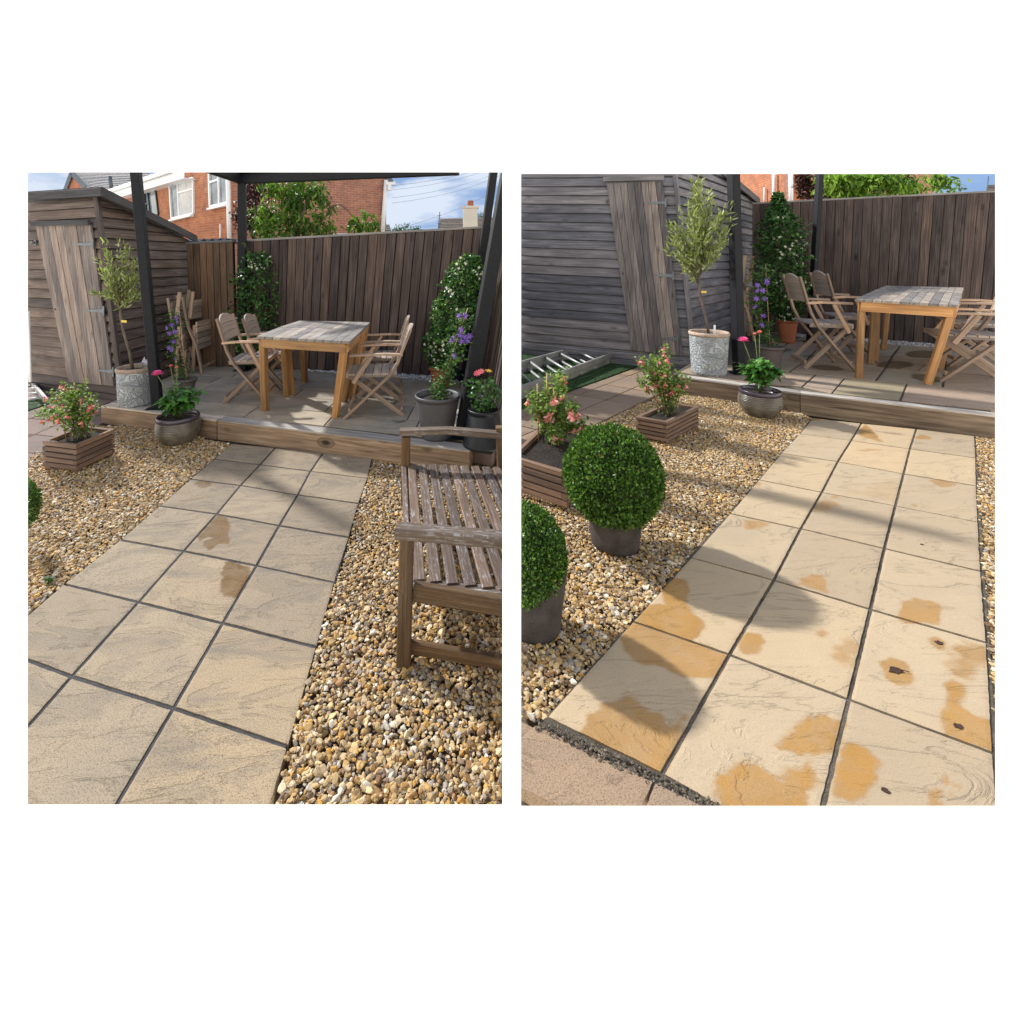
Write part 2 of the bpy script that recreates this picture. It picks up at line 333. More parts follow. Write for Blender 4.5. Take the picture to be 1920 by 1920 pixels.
MT = dict(
 shedL=wood('shed_boards_brown', (.05, .04, .036), (.118, .094, .083), (.22, .185, .165), knots=.5),
 shedR=wood('shed_boards_grey', (.06, .063, .075), (.15, .152, .172), (.27, .265, .28), knots=.5),
 doorL=wood('door_boards', (.07, .056, .05), (.19, .16, .145), (.33, .285, .26), knots=.6),
 doorR=wood('door_boards_grey', (.065, .06, .06), (.19, .172, .168), (.34, .31, .29), knots=.6),
 fascia=wood('roof_edge_board', (.03, .03, .032), (.07, .068, .07), (.12, .115, .115), knots=.2),
 fence=wood('fence_boards', (.026, .019, .017), (.078, .058, .05), (.15, .115, .10), knots=.85, ks=(2.6, 7)),
 fence2=wood('fence_boards_warm', (.05, .032, .02), (.13, .085, .056), (.22, .15, .10), knots=.7),
 cap=wood('fence_cap', (.1, .1, .1), (.18, .18, .18), (.26, .26, .26), knots=0),
 teak=wood('weathered_teak', (.26, .175, .12), (.42, .30, .21), (.56, .42, .31), knots=0, grain=.8, bumps=.25, crack=.3),
 teakgrey=wood('grey_teak', (.22, .175, .14), (.36, .30, .25), (.48, .41, .345), knots=0, grain=.8, bumps=.3, crack=.3),
 leg=wood('oiled_pine', (.24, .125, .045), (.37, .205, .085), (.48, .29, .13), knots=.25, grain=.6, rough=.55, bumps=.2, crack=.35),
 top=wood('table_top_grey', (.13, .115, .10), (.27, .24, .205), (.42, .38, .33), knots=.2, white=.35),
 sleeper=wood('sleeper_oak', (.09, .062, .038), (.21, .155, .105), (.33, .26, .185), knots=.95, grain=.45, bumps=.6, ks=(2.1, 4.2)),
 sleepertop=wood('sleeper_top_grey', (.17, .15, .125), (.42, .385, .335), (.58, .55, .5), knots=.3, grain=.6),
 bench=wood('bench_flaking', (.045, .03, .022), (.115, .082, .06), (.19, .14, .105), knots=.1, white=.62, rough=.7),
 benchrail=wood('bench_arm_flaking', (.08, .05, .032), (.175, .125, .085), (.27, .2, .145), knots=.1, white=.5, rough=.7),
 benchleg=wood('bench_oiled', (.055, .03, .013), (.125, .074, .034), (.19, .12, .06), knots=.1, white=.12, rough=.6),
 planter=wood('planter_wood', (.08, .05, .034), (.19, .125, .088), (.29, .2, .145), knots=.3),
 post=plain('charcoal_metal', (.008, .0088, .0115), .6, 0.0, 400, .25, .25, spec=.25),
 soil=plain('soil', (.03, .02, .014), .95, 0, 70, .5, 1.0, dist=.02),
 membrane=plain('gritty_soil', (.13, .095, .06), .95, 0, 160, .45, .9),
 mortar=plain('dark_mortar', (.055, .052, .05), .95, 0, 220, .35, .8),
 mortarR=plain('sandy_dark_mortar', (.105, .085, .06), .95, 0, 220, .45, .9, dist=.006),
 iron=plain('galvanised_iron', (.16, .18, .19), .5, .6, 90, .25, .2),
 alu=plain('aluminium', (.34, .34, .33), .5, .5, 120, .12, .1),
 alu_dull=plain('dull_aluminium', (.3, .29, .27), .6, .4, 60, .2, .15),
 white=plain('white_upvc', (.8, .8, .8), .4, 0, 20, .02, .02),
 grass=plain('green_turf', (.03, .075, .018), .9, 0, 300, .6, 1.0, dist=.02),
 gap=plain('painted_gap_shade', (.012, .009, .008), .95, 0, 60, .2, .2),  # near-black colour standing in for the shade between fence boards
 terracotta=plain('terracotta', (.36, .12, .055), .75, 0, 50, .12, .15),
 terrarim=plain('terracotta_rim', (.42, .31, .23), .8, 0, 50, .25, .2),
 greypot=plain('grey_plastic', (.085, .082, .085), .45, 0, 40, .08, .05),
 brownpot=plain('brown_plastic', (.11, .09, .085), .5, 0, 40, .08, .05),
 blackpot=plain('black_plastic', (.018, .022, .026), .38, 0, 40, .1, .05),
 stonepot=plain('dark_fibre_pot', (.05, .042, .038), .7, 0, 200, .35, .3),
 rimglaze=plain('purple_glaze', (.06, .045, .06), .22, 0, 30, .2, .1, spec=.6),
 bark=plain('bark', (.13, .10, .075), .9, 0, 80, .35, .6, dist=.006),
 darkbark=plain('dark_bark', (.05, .035, .03), .9, 0, 60, .3, .6),
 cane=plain('bamboo_cane', (.42, .27, .12), .6, 0, 60, .15, .2),
 stem=plain('green_stem', (.12, .16, .05), .7, 0, 60, .2, .2),
 tagy=plain('yellow_tag', (.75, .5, .08), .5, 0, 20, .1, .05),
 bag=plain('clear_plastic', (.45, .43, .48), .25, 0, 25, .35, .6, spec=.7),
 leaf=leafmat('leaves'), leafgloss=leafmat('glossy_leaves', .3, .18), petal=leafmat('petals', .6, .25),
 stone=tinted('gravel_stone', .72, .3), pebble=tinted('white_pebble', .6, .3),
 pathL=slabmat('buff_slab_weathered', (.365, .283, .182), (.30, .24, .165), (.15, .13, .105), speck=1.0, streak=1.7, staincol=(.15, .078, .017), line=.28, rs=(1.7, 5.2), bst=.65),
 pathR=slabmat('buff_slab_clean', (.475, .36, .222), (.435, .335, .215), (.27, .21, .14), speck=.3, streak=.45, staincol=(.37, .195, .05), line=.3, bst=.6),
 pinkR=slabmat('pink_slab_sunlit', (.32, .228, .152), (.285, .205, .14), (.16, .125, .1), speck=.9, line=.3),  # brighter copy of the pink slab, sunlight put into the colour
 pink=slabmat('pink_slab', (.25, .18, .15), (.21, .155, .13), (.11, .09, .08), speck=.7, line=.3),
 patioL=slabmat('grey_sandstone', (.44, .37, .285), (.33, .295, .23), (.055, .05, .042), speck=.4, line=.2, staincol=(.06, .05, .04)),
 brickA=brickmat('orange_brick', (.44, .155, .055), (.34, .10, .042), (.34, .25, .18)),
 brickB=brickmat('red_brick', (.40, .17, .10), (.31, .12, .075), (.38, .3, .26)),
 tile=wood('concrete_tiles', (.05, .05, .055), (.10, .098, .105), (.15, .145, .15), knots=0),
 tilebrown=wood('brown_tiles', (.07, .055, .045), (.14, .115, .095), (.2, .17, .14), knots=0),
 lead=plain('lead_grey', (.1, .125, .15), .6, .2, 20, .2, .2),
 render_=plain('cream_render', (.72, .68, .58), .85, 0, 20, .06, .1),
 glass=glassmat('window_glass', (.16, .2, .23)), glassdark=glassmat('dark_glass', (.03, .035, .04)),
 curtain=plain('net_curtain', (.55, .55, .54), .8, 0, 8, .15, .1),
 dome=plain('grey_felt', (.16, .15, .14), .9, 0, 50, .25, .5),
 deadleaf=plain('dead_leaf', (.05, .022, .012), .7, 0, 60, .3, .3),
 cable=plain('cable', (.09, .1, .12), .8, 0, 20, .1, .1),
)
def patio_colour_mat(name):
    m = slabmat(name, (.36, .305, .235), (.31, .265, .21), (.16, .135, .105), speck=.35, line=.2, staincol=(.10, .068, .03), bst=.4)
    n, l = m.node_tree.nodes, m.node_tree.links
    b = next(x for x in n if x.type == 'BSDF_PRINCIPLED'); src = b.inputs['Base Color'].links[0].from_socket
    r = attr(n, 'srnd'); rp = ramp(n, l, r.outputs['Fac'], [(0, (1.12, 1.06, .80)), (.3, (1.0, 1.03, 1.0)), (.6, (1.06, .92, .85)), (1, (.8, .78, .78))])
    l.new(mixc(n, l, 1.0, src, rp.outputs[0], 'MULTIPLY'), b.inputs['Base Color']); return m
MT['patioR'] = patio_colour_mat('mixed_sandstone')
def potmat():
    m, n, l, b, out = mat_base('embossed_pale_blue')
    uv = n.new('ShaderNodeUVMap'); v0 = N(n, 'ShaderNodeTexNoise', Scale=9.0, Detail=1.0, Distortion=1.2); l.new(uv.outputs[0], v0.inputs[0])
    m1 = n.new('ShaderNodeMath'); m1.operation = 'MULTIPLY'; m1.inputs[1].default_value = 62; l.new(v0.outputs[0], m1.inputs[0]); v = n.new('ShaderNodeMath'); v.operation = 'SINE'; l.new(m1.outputs[0], v.inputs[0])
    g = N(n, 'ShaderNodeTexNoise', Scale=25.0, Detail=5.0); l.new(uv.outputs[0], g.inputs[0])
    c = ramp(n, l, v.outputs[0], [(.0, (.31, .335, .345)), (.6, (.46, .485, .49))]).outputs[0]
    s = ramp(n, l, g.outputs[0], [(.56, (0, 0, 0)), (.68, (.7, .7, .7))]); c = mixc(n, l, s.outputs[0], c, (.3, .25, .18))
    l.new(c, b.inputs['Base Color']); b.inputs['Roughness'].default_value = .7; bump(n, l, b, v.outputs[0], .8, .006); return m
MT['emboss'] = potmat()
def bowlmat():
    m, n, l, b, out = mat_base('ribbed_bronze_glaze')
    t = n.new('ShaderNodeTexCoord'); g = N(n, 'ShaderNodeTexNoise', Scale=14.0, Detail=5.0); l.new(t.outputs['Object'], g.inputs[0])
    r = attr(n, 'rnd'); c = ramp(n, l, g.outputs[0], [(.3, (.07, .06, .045)), (.7, (.17, .145, .105))]).outputs[0]
    l.new(c, b.inputs['Base Color']); b.inputs['Roughness'].default_value = .3; b.inputs['Specular IOR Level'].default_value = .6; return m
MT['bowl'] = bowlmat()

# ---------------------------------------------------------------- bulk leaves and stones
def unit(a): return a / np.maximum(np.linalg.norm(a, axis=1, keepdims=True), 1e-9)
def leaf_arrays(c, d, up, ln, wd, fold=.25, curl=.2):
    c = np.asarray(c, float); d = unit(np.asarray(d, float)); s = unit(np.cross(d, up)); n = unit(np.cross(s, d))
    ln = np.asarray(ln)[:, None] if np.ndim(ln) else np.full((len(c), 1), ln); wd = np.asarray(wd)[:, None] if np.ndim(wd) else np.full((len(c), 1), wd)
    b = c; m = c + d * ln * .5 + n * ln * .04; t = c + d * ln - n * ln * curl
    l1 = c + d * ln * .3 + s * wd * .5 + n * wd * fold; l2 = c + d * ln * .7 + s * wd * .4 + n * wd * fold * .5 - n * ln * curl * .3
    r1 = c + d * ln * .3 - s * wd * .5 + n * wd * fold; r2 = c + d * ln * .7 - s * wd * .4 + n * wd * fold * .5 - n * ln * curl * .3
    V = np.stack([b, l1, l2, t, m, r2, r1], 1).reshape(-1, 3)
    k = np.arange(len(c))[:, None] * 7
    q = np.array([[0, 1, 2, 4], [4, 2, 3, 3], [0, 4, 5, 6], [4, 3, 3, 5]])
    T = np.concatenate([k + np.array([0, 1, 4]), k + np.array([1, 2, 4]), k + np.array([4, 2, 3]), k + np.array([0, 4, 6]), k + np.array([6, 4, 5]), k + np.array([4, 3, 5])], 1).reshape(-1, 3)
    return V, T
def leaves(name, c, d, up, ln, wd, cols, mat, parent, fold=.25, curl=.2):
    V, T = leaf_arrays(c, d, up, ln, wd, fold, curl)
    return raw(name, V, T, mat, parent, cols=np.repeat(cols, 6, axis=0))
def pick(cols, n, jit=.18):
    cols = np.array(cols); k = RNG.integers(0, len(cols), n); return np.clip(cols[k] * (1 + RNG.normal(0, jit, (n, 1))), .002, 1)
def clumps(n, centers, radii, per=.35):
    centers = np.asarray(centers); k = RNG.integers(0, len(centers), n); rd = np.asarray(radii)
    r = rd[k] if rd.ndim > 1 else np.full((n, 3), 1.0) * rd
    u = unit(RNG.normal(0, 1, (n, 3))) * (RNG.random((n, 1)) ** (per))
    return centers[k] + u * r, u
ICO_V, ICO_F = None, None
def ico(sub):
    bm = bmesh.new(); bmesh.ops.create_icosphere(bm, subdivisions=sub, radius=1); v = np.array([x.co[:] for x in bm.verts]); f = np.array([[q.index for q in p.verts] for p in bm.faces]); bm.free(); return v, f
ICO = {1: ico(1), 2: ico(2)}
def stones(name, pts, rad, cols, mat, sub, label_kind='stuff', flat=.55):
    v0, f0 = ICO[sub]; n = len(pts); variants = []
    for k in range(14):
        a = v0 * (1 + RNG.normal(0, .13 if sub == 1 else .10, (len(v0), 1)))
        q = RNG.normal(0, 1, (9, 3)); q /= np.linalg.norm(q, axis=1, keepdims=True)
        for w in q:
            dd = a @ w; cut = RNG.uniform(.42, .68); a = np.where((dd > cut)[:, None], a - (dd - cut)[:, None] * w, a)
        variants.append(a)
    variants = np.array(variants); k = RNG.integers(0, 14, n)
    A = variants[k] * np.stack([np.ones(n), RNG.uniform(.6, .95, n), RNG.uniform(flat - .2, flat + .1, n)], 1)[:, None, :]
    th = RNG.uniform(0, 6.28, n); tl = RNG.normal(0, .28, n)
    ct, st, ca, sa = np.cos(th), np.sin(th), np.cos(tl), np.sin(tl)
    x, y, z = A[..., 0], A[..., 1], A[..., 2]
    x, z = x * ca[:, None] + z * sa[:, None], -x * sa[:, None] + z * ca[:, None]
    x, y = x * ct[:, None] - y * st[:, None], x * st[:, None] + y * ct[:, None]
    A = np.stack([x, y, z], -1) * rad[:, None, None] + np.asarray(pts)[:, None, :]
    Fc = (f0[None] + (np.arange(n) * len(v0))[:, None, None]).reshape(-1, 3)
    return raw(name, A.reshape(-1, 3), Fc, mat, cols=np.repeat(cols, len(f0), axis=0), smooth=False, clamp=True)
def inpoly(x, y, poly):
    r = np.zeros(len(x), bool); j = len(poly) - 1
    for i in range(len(poly)):
        xi, yi, xj, yj = poly[i][0], poly[i][1], poly[j][0], poly[j][1]
        c = ((yi > y) != (yj > y)) & (x < (xj - xi) * (y - yi) / (yj - yi + 1e-12) + xi); r ^= c; j = i
    return r
PANEL = {'L': (52, 323, 942, 1508.5), 'R': (977, 326, 1866, 1511)}
def topx(g, X, Y, z): return X / Y * F + PX, YH + (HC - z) / Y * F
GRAVEL = [(.44, .28, .11), (.52, .36, .17), (.54, .39, .20), (.36, .21, .075), (.62, .49, .31), (.27, .145, .06), (.30, .23, .155), (.48, .30, .11), (.55, .30, .07), (.68, .60, .47), (.20, .13, .08), (.37, .31, .25), (.5, .36, .19), (.42, .28, .12), (.57, .43, .25), (.5, .34, .15), (.46, .33, .18)]
def gravel(g, poly_px, sp, rad, zoff=-.012, cols=GRAVEL, name='gravel', h=0.0, near=2.6, keep=None, exclude=()):
    poly = [at(g, x, y, h) for x, y in poly_px]; xs = [p.x for p in poly]; ys = [p.y for p in poly]
    out = []
    for layer in range(2):
        gx, gy = np.meshgrid(np.arange(min(xs), max(xs), sp), np.arange(min(ys), max(ys), sp)); x = gx.ravel(); y = gy.ravel()
        x = x + RNG.normal(0, sp * .55, len(x)); y = y + RNG.normal(0, sp * .55, len(y))
        m = inpoly(x, y, [(p.x, p.y) for p in poly])
        px, py = topx(g, x, y, GZ[g] + h); a = PANEL[g]
        m &= (px > a[0] - 14) & (px < a[2] + 14) & (py < a[3] + 30)
        for ex in exclude: m &= ~inpoly(x, y, ex)
        z = GZ[g] + h + zoff + layer * rad * .45 + RNG.normal(0, rad * .22, len(x))
        z += np.array([noise.noise(Vector((a_ * 3, b_ * 3, 0))) * .012 for a_, b_ in zip(x, y)])
        out.append(np.stack([x, y, z], 1)[m])
    p = np.concatenate(out); r = rad * np.clip(RNG.lognormal(-.12, .34, len(p)), .4, 1.75); c = pick(cols, len(p), .16)
    far = p[:, 1] > near
    obs = []
    for sel, sub in ((far, 1), (~far, 2)):
        if sel.sum(): obs.append((p[sel], r[sel], c[sel], sub))
    return obs

# ---------------------------------------------------------------- paving: path grids with stains
def sdf_poly(x, y, poly):
    d = np.full(len(x), 1e9); P_ = np.array(poly); Q = np.roll(P_, -1, 0)
    for (ax, ay), (bx, by) in zip(P_, Q):
        ex, ey = bx - ax, by - ay; t = np.clip(((x - ax) * ex + (y - ay) * ey) / (ex * ex + ey * ey + 1e-12), 0, 1)
        d = np.minimum(d, np.hypot(x - ax - t * ex, y - ay - t * ey))
    return np.where(inpoly(x, y, P_), -d, d)
def vnoise(x, y, s, seed=0.0): return np.array([noise.fractal(Vector((a * s, b * s, seed)), 1.0, 2.0, 4) for a, b in zip(x, y)])
def paving(name, g, quads, res, th, mat, stains=(), kind='structure', parent=None, rnds=None, bow=.0):
    V = []; Fc = []; ST = []; RR = []; k = 0
    for qi, q in enumerate(quads):
        q = [Vector(p) for p in q]
        nu = max(1, int(max((q[1] - q[0]).length, (q[2] - q[3]).length) / res)); nv = max(1, int(max((q[3] - q[0]).length, (q[2] - q[1]).length) / res))
        u, v = np.meshgrid(np.linspace(0, 1, nu + 1), np.linspace(0, 1, nv + 1)); u = u[..., None]; v = v[..., None]
        Q = [np.array(p) for p in q]
        G = (Q[0] * (1 - u) + Q[1] * u) * (1 - v) + (Q[3] * (1 - u) + Q[2] * u) * v
        edge = np.minimum(np.minimum(u, 1 - u) * (q[1] - q[0]).length, np.minimum(v, 1 - v) * (q[3] - q[0]).length)[..., 0]
        G[..., 2] += random.uniform(-.0015, .0015) - .0014 * np.exp(-edge / .004)
        G = G.reshape(-1, 3); n0 = len(G)
        ef = edge.reshape(-1); nb_ = np.array([noise.noise(Vector((float(p[0]) * 35, float(p[1]) * 35, qi * 3.7))) if e < 1e-6 else 0 for p, e in zip(G, ef)]); cc_ = G.mean(0); dv = cc_ - G; dv[:, 2] = 0; dv /= np.maximum(np.linalg.norm(dv, axis=1, keepdims=True), 1e-6); G = G + dv * (np.clip(nb_, -.2, 1) * .0022)[:, None]
        idx = np.arange(n0).reshape(nv + 1, nu + 1)
        f = np.stack([idx[:-1, :-1], idx[:-1, 1:], idx[1:, 1:], idx[1:, :-1]], -1).reshape(-1, 4)
        ring = np.concatenate([idx[0, :], idx[1:, -1], idx[-1, -2::-1], idx[-2:0:-1, 0]]); m = len(ring)
        low = G[ring] - [0, 0, th]; nxt = np.roll(np.arange(m), -1)
        fs = np.stack([ring, n0 + np.arange(m), n0 + nxt, ring[nxt]], -1)
        st = np.zeros(n0)
        for (pl, soft, amp, jag) in stains:
            mnx, mxx = min(p[0] for p in pl) - .15, max(p[0] for p in pl) + .15; mny, mxy = min(p[1] for p in pl) - .15, max(p[1] for p in pl) + .15
            s = (G[:, 0] > mnx) & (G[:, 0] < mxx) & (G[:, 1] > mny) & (G[:, 1] < mxy)
            if not s.any(): continue
            xx, yy = G[s, 0], G[s, 1]; d = sdf_poly(xx, yy, pl) + vnoise(xx, yy, 22) * jag + vnoise(xx, yy, 70, 5.) * jag * .3
            a = np.clip(.5 - d / (2 * soft), 0, 1); a = np.clip(a * a * (3 - 2 * a) * 1.18, 0, 1) * amp * (1 - .16 * np.clip(-d / .1, 0, 1) - .12 * (vnoise(xx, yy, 14, 9.) > .12))
            st[s] = np.maximum(st[s], a)
        V.append(G); V.append(low); Fc.append(f + k); Fc.append(fs + k); ST += [st, st[ring]]
        RR.append(np.full(n0 + m, rnds[qi] if rnds else random.random())); k += n0 + m
    o = raw(name, np.concatenate(V), np.concatenate(Fc), mat, parent, smooth=False, floats={'stain': np.concatenate(ST), 'srnd': np.concatenate(RR)})
    if kind and parent is None: tag(o, kind=kind)
    return o
def shrink(q, gap):
    c = sum((Vector(p) for p in q), Vector()) / 4; out = []
    for i in range(4):
        p = Vector(q[i]); a = (Vector(q[(i + 1) % 4]) - p).normalized(); b = (Vector(q[(i - 1) % 4]) - p).normalized()
        s = max(.3, a.cross(b).length); out.append(p + (a + b) * gap / s)
    return out
def ell(g, cx, cy, rx, ry, rot=0, n=18, h=0.0):
    out = []
    for i in range(n):
        a = 6.283 * i / n; dx, dy = rx * math.cos(a), ry * math.sin(a); c, s = math.cos(rot), math.sin(rot)
        p = at(g, cx + dx * c - dy * s, cy + dx * s + dy * c, h); out.append((p.x, p.y))
    return out
def pl(g, pts, h=0.0): return [tuple(at(g, x, y, h)[:2]) for x, y in pts]
def zc(ox, oy, pts, k=460 / 1920): return [(ox + x * k, oy + y * k) for x, y in pts]
def vis(g, q, m=60):
    a = PANEL[g]
    for p in q:
        px, py = topx(g, p[0], max(p[1], .05), p[2])
        if a[0] - m < px < a[2] + m and py < a[3] + m and p[1] > .3: return True
    xs = [topx(g, p[0], max(p[1], .3), p[2])[0] for p in q]; ys = [topx(g, p[0], max(p[1], .3), p[2])[1] for p in q]
    return min(xs) < a[2] and max(xs) > a[0] and min(ys) < a[3] and max(ys) > a[1]

LJ = {(0,0):(401.8,860),(1,0):(488,870.6),(2,0):(582.3,883.3),(3,0):(690,896.5),(0,1):(356.3,897.7),(1,1):(451,909.7),(2,1):(558.3,927.6),(3,1):(673.3,943.9),
(0,2):(298.8,948),(1,2):(406.6,963.5),(2,2):(523.5,985.1),(3,2):(655.3,1007.1),(0,3):(224.5,1011.5),(1,3):(344.3,1032.6),(2,3):(480.8,1060),(3,3):(628.5,1091.7),
(0,4):(119,1094),(1,4):(260,1128),(2,4):(417.4,1167.8),(3,4):(595.4,1213.4),(1,5):(134.6,1267.3),(2,5):(325.1,1327.1),(3,5):(542.7,1400.2)}
RJ = {(0,0):(1498.9,813),(1,0):(1595.9,825.8),(2,0):(1706,841.4),(3,0):(1830.7,858.6),(0,1):(1464,849.7),(1,1):(1570.7,865.3),(2,1):(1694,888),(3,1):(1832,910.8),
(0,2):(1422.2,899.3),(1,2):(1540.8,922.8),(2,2):(1678.5,948),(3,2):(1835.5,979.1),(0,3):(1367.5,962.3),(1,3):(1501.3,991.1),(2,3):(1658,1028.2),(3,3):(1841,1071.4),
(0,4):(1294.4,1044.5),(1,4):(1450.9,1087),(2,4):(1631.8,1142),(3,4):(1852.2,1205),(0,5):(1185.4,1164.2),(1,5):(1367.5,1226.5),(2,5):(1591,1310.4),(3,5):(1865.4,1412.2),
(0,6):(1022.5,1343.9),(1,6):(1240.5,1450.5)}
def joints(g, J, top):
    """measured joint crossings laid on the ground; missing ones follow the regular grid"""
    W_ = {k: np.array(at(g, *v)[:2]) for k, v in J.items()}
    A = np.array([[i, j, 1] for i, j in W_]); B = np.array(list(W_.values())); M = np.linalg.lstsq(A, B, rcond=None)[0]
    def get(i, j):
        if (i, j) in W_: q = W_[(i, j)]
        else:
            q = np.array([i, j, 1]) @ M
            for dj in (1, 2, 3):
                if (i, j - dj) in W_ : q = q + (W_[(i, j - dj)] - np.array([i, j - dj, 1]) @ M); break
        return Vector((q[0], q[1], GZ[g]))
    rows = {}
    for i in range(4): rows[(i, -1)] = at(g, *top[i])
    return lambda i, j: rows[(i, j)] if j == -1 else get(i, j)
def dome(name, loc, r, h, mat, parent=None, seg=28):
    mb = MB(); prof = [(r * math.cos(t), h * math.sin(t)) for t in np.linspace(0, math.pi / 2 - .03, 9)]; mb.lathe(loc, prof, seg); return obj(name, mb, mat, parent)

# ================================================================ builders shared by both gardens
def shiplap(mb, A, B, D, Cc, n, th, out, skip=None):
    """boards from edge A-D (left, bottom to top) to B-Cc (right); each board's lower lip stands proud"""
    for k in range(n):
        t0, t1 = k / n, (k + 1) / n
        tg = t0 + .10 * (t1 - t0); tm = t0 + .62 * (t1 - t0); r = random.random(); u0 = random.random() * 30; v0 = random.random() * 9
        W4 = lambda t, o: [A.lerp(D, t) + out * o, B.lerp(Cc, t) + out * o]
        a, b, c = W4(tg, .030), W4(tm, .027), W4(t1 + .02 * (t1 - t0), .004)
        mb.slab([a[0], a[1], b[1], b[0]], .02, None, r, u0, v0); mb.slab([b[0], b[1], c[1], c[0]], .004, None, r, u0, v0 + .07)
    mb.slab([A - out * .004, B - out * .004, Cc - out * .004, D - out * .004], .01, None, .0)  # sheet in the darkest board tone, painted shadow between the boards
def pergola_post(name, label, g, base, top, w, h=.15, grp=None, plate=True):
    t = thing(name, label, 'post', base, 0, grp)
    mb = MB(); mb.beam(base, top, w, w, (1, .18, 0), .004); obj('column', mb, MT['post'], t)
    if plate:
        mb = MB(); d = w * .95
        mb.slab([base + Vector((-d, -d, .012)), base + Vector((d, -d, .012)), base + Vector((d, d, .012)), base + Vector((-d, d, .012))], .010); obj('base_plate', mb, MT['post'], t)
    return t
def build_chair(label, sc=.92, fy=1.0, loc=(0, 0, 0), rz=0, grp=None, name='folding_armchair', hs=1.0):
    t = thing(name, label, 'chair', (0, 0, 0), 0, grp); t['_local'] = 1
    X = Vector((1, 0, 0)); f = .27
    for s in (-1, 1):
        x = s * .245
        mb = MB(); mb.bent([(x, -.335, .90), (x, -.21, .55), (x, -.13, .42), (x, .05, .24), (x, f + .02, 0)], .026, .05, (0, 1, .5)); obj('leg', mb, MT['teak'], t)
        x = s * .213
        mb = MB(); mb.beam((x, .235, .425), (x, -f, 0), .026, .045, X); obj('leg', mb, MT['teak'], t)
        mb = MB(); mb.bent([(s * .262, -.26, .645), (s * .262, -.1, .655), (s * .262, .235, .65)], .055, .022, X); obj('armrest', mb, MT['teak'], t)
        mb = MB(); mb.beam((s * .272, .03, .64), (s * .272, .20, .37), .022, .038, X); obj('arm_support', mb, MT['teak'], t)
    seat = MB()
    for k in range(6):
        y = -.17 + k * .078; seat.beam((-.225, y, .44), (.225, y, .44), .07, .018, (0, 1, 0))
    seat.beam((-.2, -.2, .422), (-.2, .245, .422), .03, .03, X); seat.beam((.2, -.2, .422), (.2, .245, .422), .03, .03, X); seat.beam((-.22, .262, .43), (.22, .262, .43), .02, .045, (0, 1, 0))
    obj('seat', seat, MT['teakgrey'], t)
    back = MB()
    up = Vector((0, -.125, .35)).normalized()
    for k, (z0, z1) in enumerate(((.0, .085), (.092, .178), (.185, .29))):
        nseg = 8
        for q in range(nseg):
            a0, a1 = -.225 + .45 * q / nseg, -.225 + .45 * (q + 1) / nseg
            def top_(a): return z1 if k < 2 else z1 - .075 * (abs(a) / .225) ** 2.4
            def cv(a): return -.022 * (1 - (a / .225) ** 2)
            o = Vector((0, -.25, .655))
            back.slab([o + Vector((a0, cv(a0), 0)) + up * z0, o + Vector((a1, cv(a1), 0)) + up * z0, o + Vector((a1, cv(a1), 0)) + up * top_(a1), o + Vector((a0, cv(a0), 0)) + up * top_(a0)], .018, (0, -1, -.2), .5 + .1 * k)
    obj('backrest', back, MT['teakgrey'], t)
    mb = MB(); mb.beam((-.2, -f + .02, .06), (.2, -f + .02, .06), .02, .035, (0, 1, 0)); obj('stretcher', mb, MT['teak'], t)
    mb = MB(); mb.beam((-.235, f - .03, .08), (.235, f - .03, .08), .02, .035, (0, 1, 0)); obj('stretcher', mb, MT['teak'], t)
    t.location = loc; t.rotation_euler = (0, 0, rz); t.scale = (sc, sc * fy, sc * hs)
    return t
def place_copy(src, label, loc, rz, sc, fy=1.0, grp=None, hs=1.0):
    c = copy_tree(src); c.location = loc; c.rotation_euler = (0, 0, rz); c.scale = (sc, sc * fy, sc * hs); tag(c, label, None, grp); return c
def folded_chair(label, base, rz, sc=.95, lean=.12, grp=None):
    t = thing('folded_chair', label, 'chair', (0, 0, 0), 0, grp); t['_local'] = 1; X = Vector((1, 0, 0))
    for s in (-1, 1):
        mb = MB(); mb.bent([(s * .235, lean + .02, .99), (s * .235, lean * .6, .6), (s * .235, -.03, .35), (s * .235, -.10, 0)], .026, .048, (0, 1, .2)); obj('leg', mb, MT['teak'], t)
        mb = MB(); mb.beam((s * .205, lean * .4 - .04, .62), (s * .205, .03, .0), .026, .042, X); obj('leg', mb, MT['teak'], t)
        mb = MB(); mb.beam((s * .262, lean * .7 - .05, .72), (s * .262, lean * .8 - .10, 1.06), .03, .042, X); obj('armrest', mb, MT['teak'], t)
    mb = MB()
    for k in range(5): mb.beam((-.22, lean * .3 - .07 + .004 * k, .33 + k * .075), (.22, lean * .3 - .07 + .004 * k, .33 + k * .075), .018, .066, (0, 1, 0))
    obj('seat', mb, MT['teakgrey'], t)
    mb = MB()
    for k in range(3): mb.beam((-.215 + .03 * (k == 2), lean * .9, .72 + .085 * k), (.215 - .03 * (k == 2), lean * .9, .72 + .085 * k), .018, .08, (0, 1, 0))
    obj('backrest', mb, MT['teakgrey'], t)
    mb = MB(); mb.beam((-.22, -.08, .07), (.22, -.08, .07), .02, .035, (0, 1, 0)); obj('stretcher', mb, MT['teak'], t)
    t.location = base; t.rotation_euler = (0, 0, rz); t.scale = (sc, sc, sc)
    return t
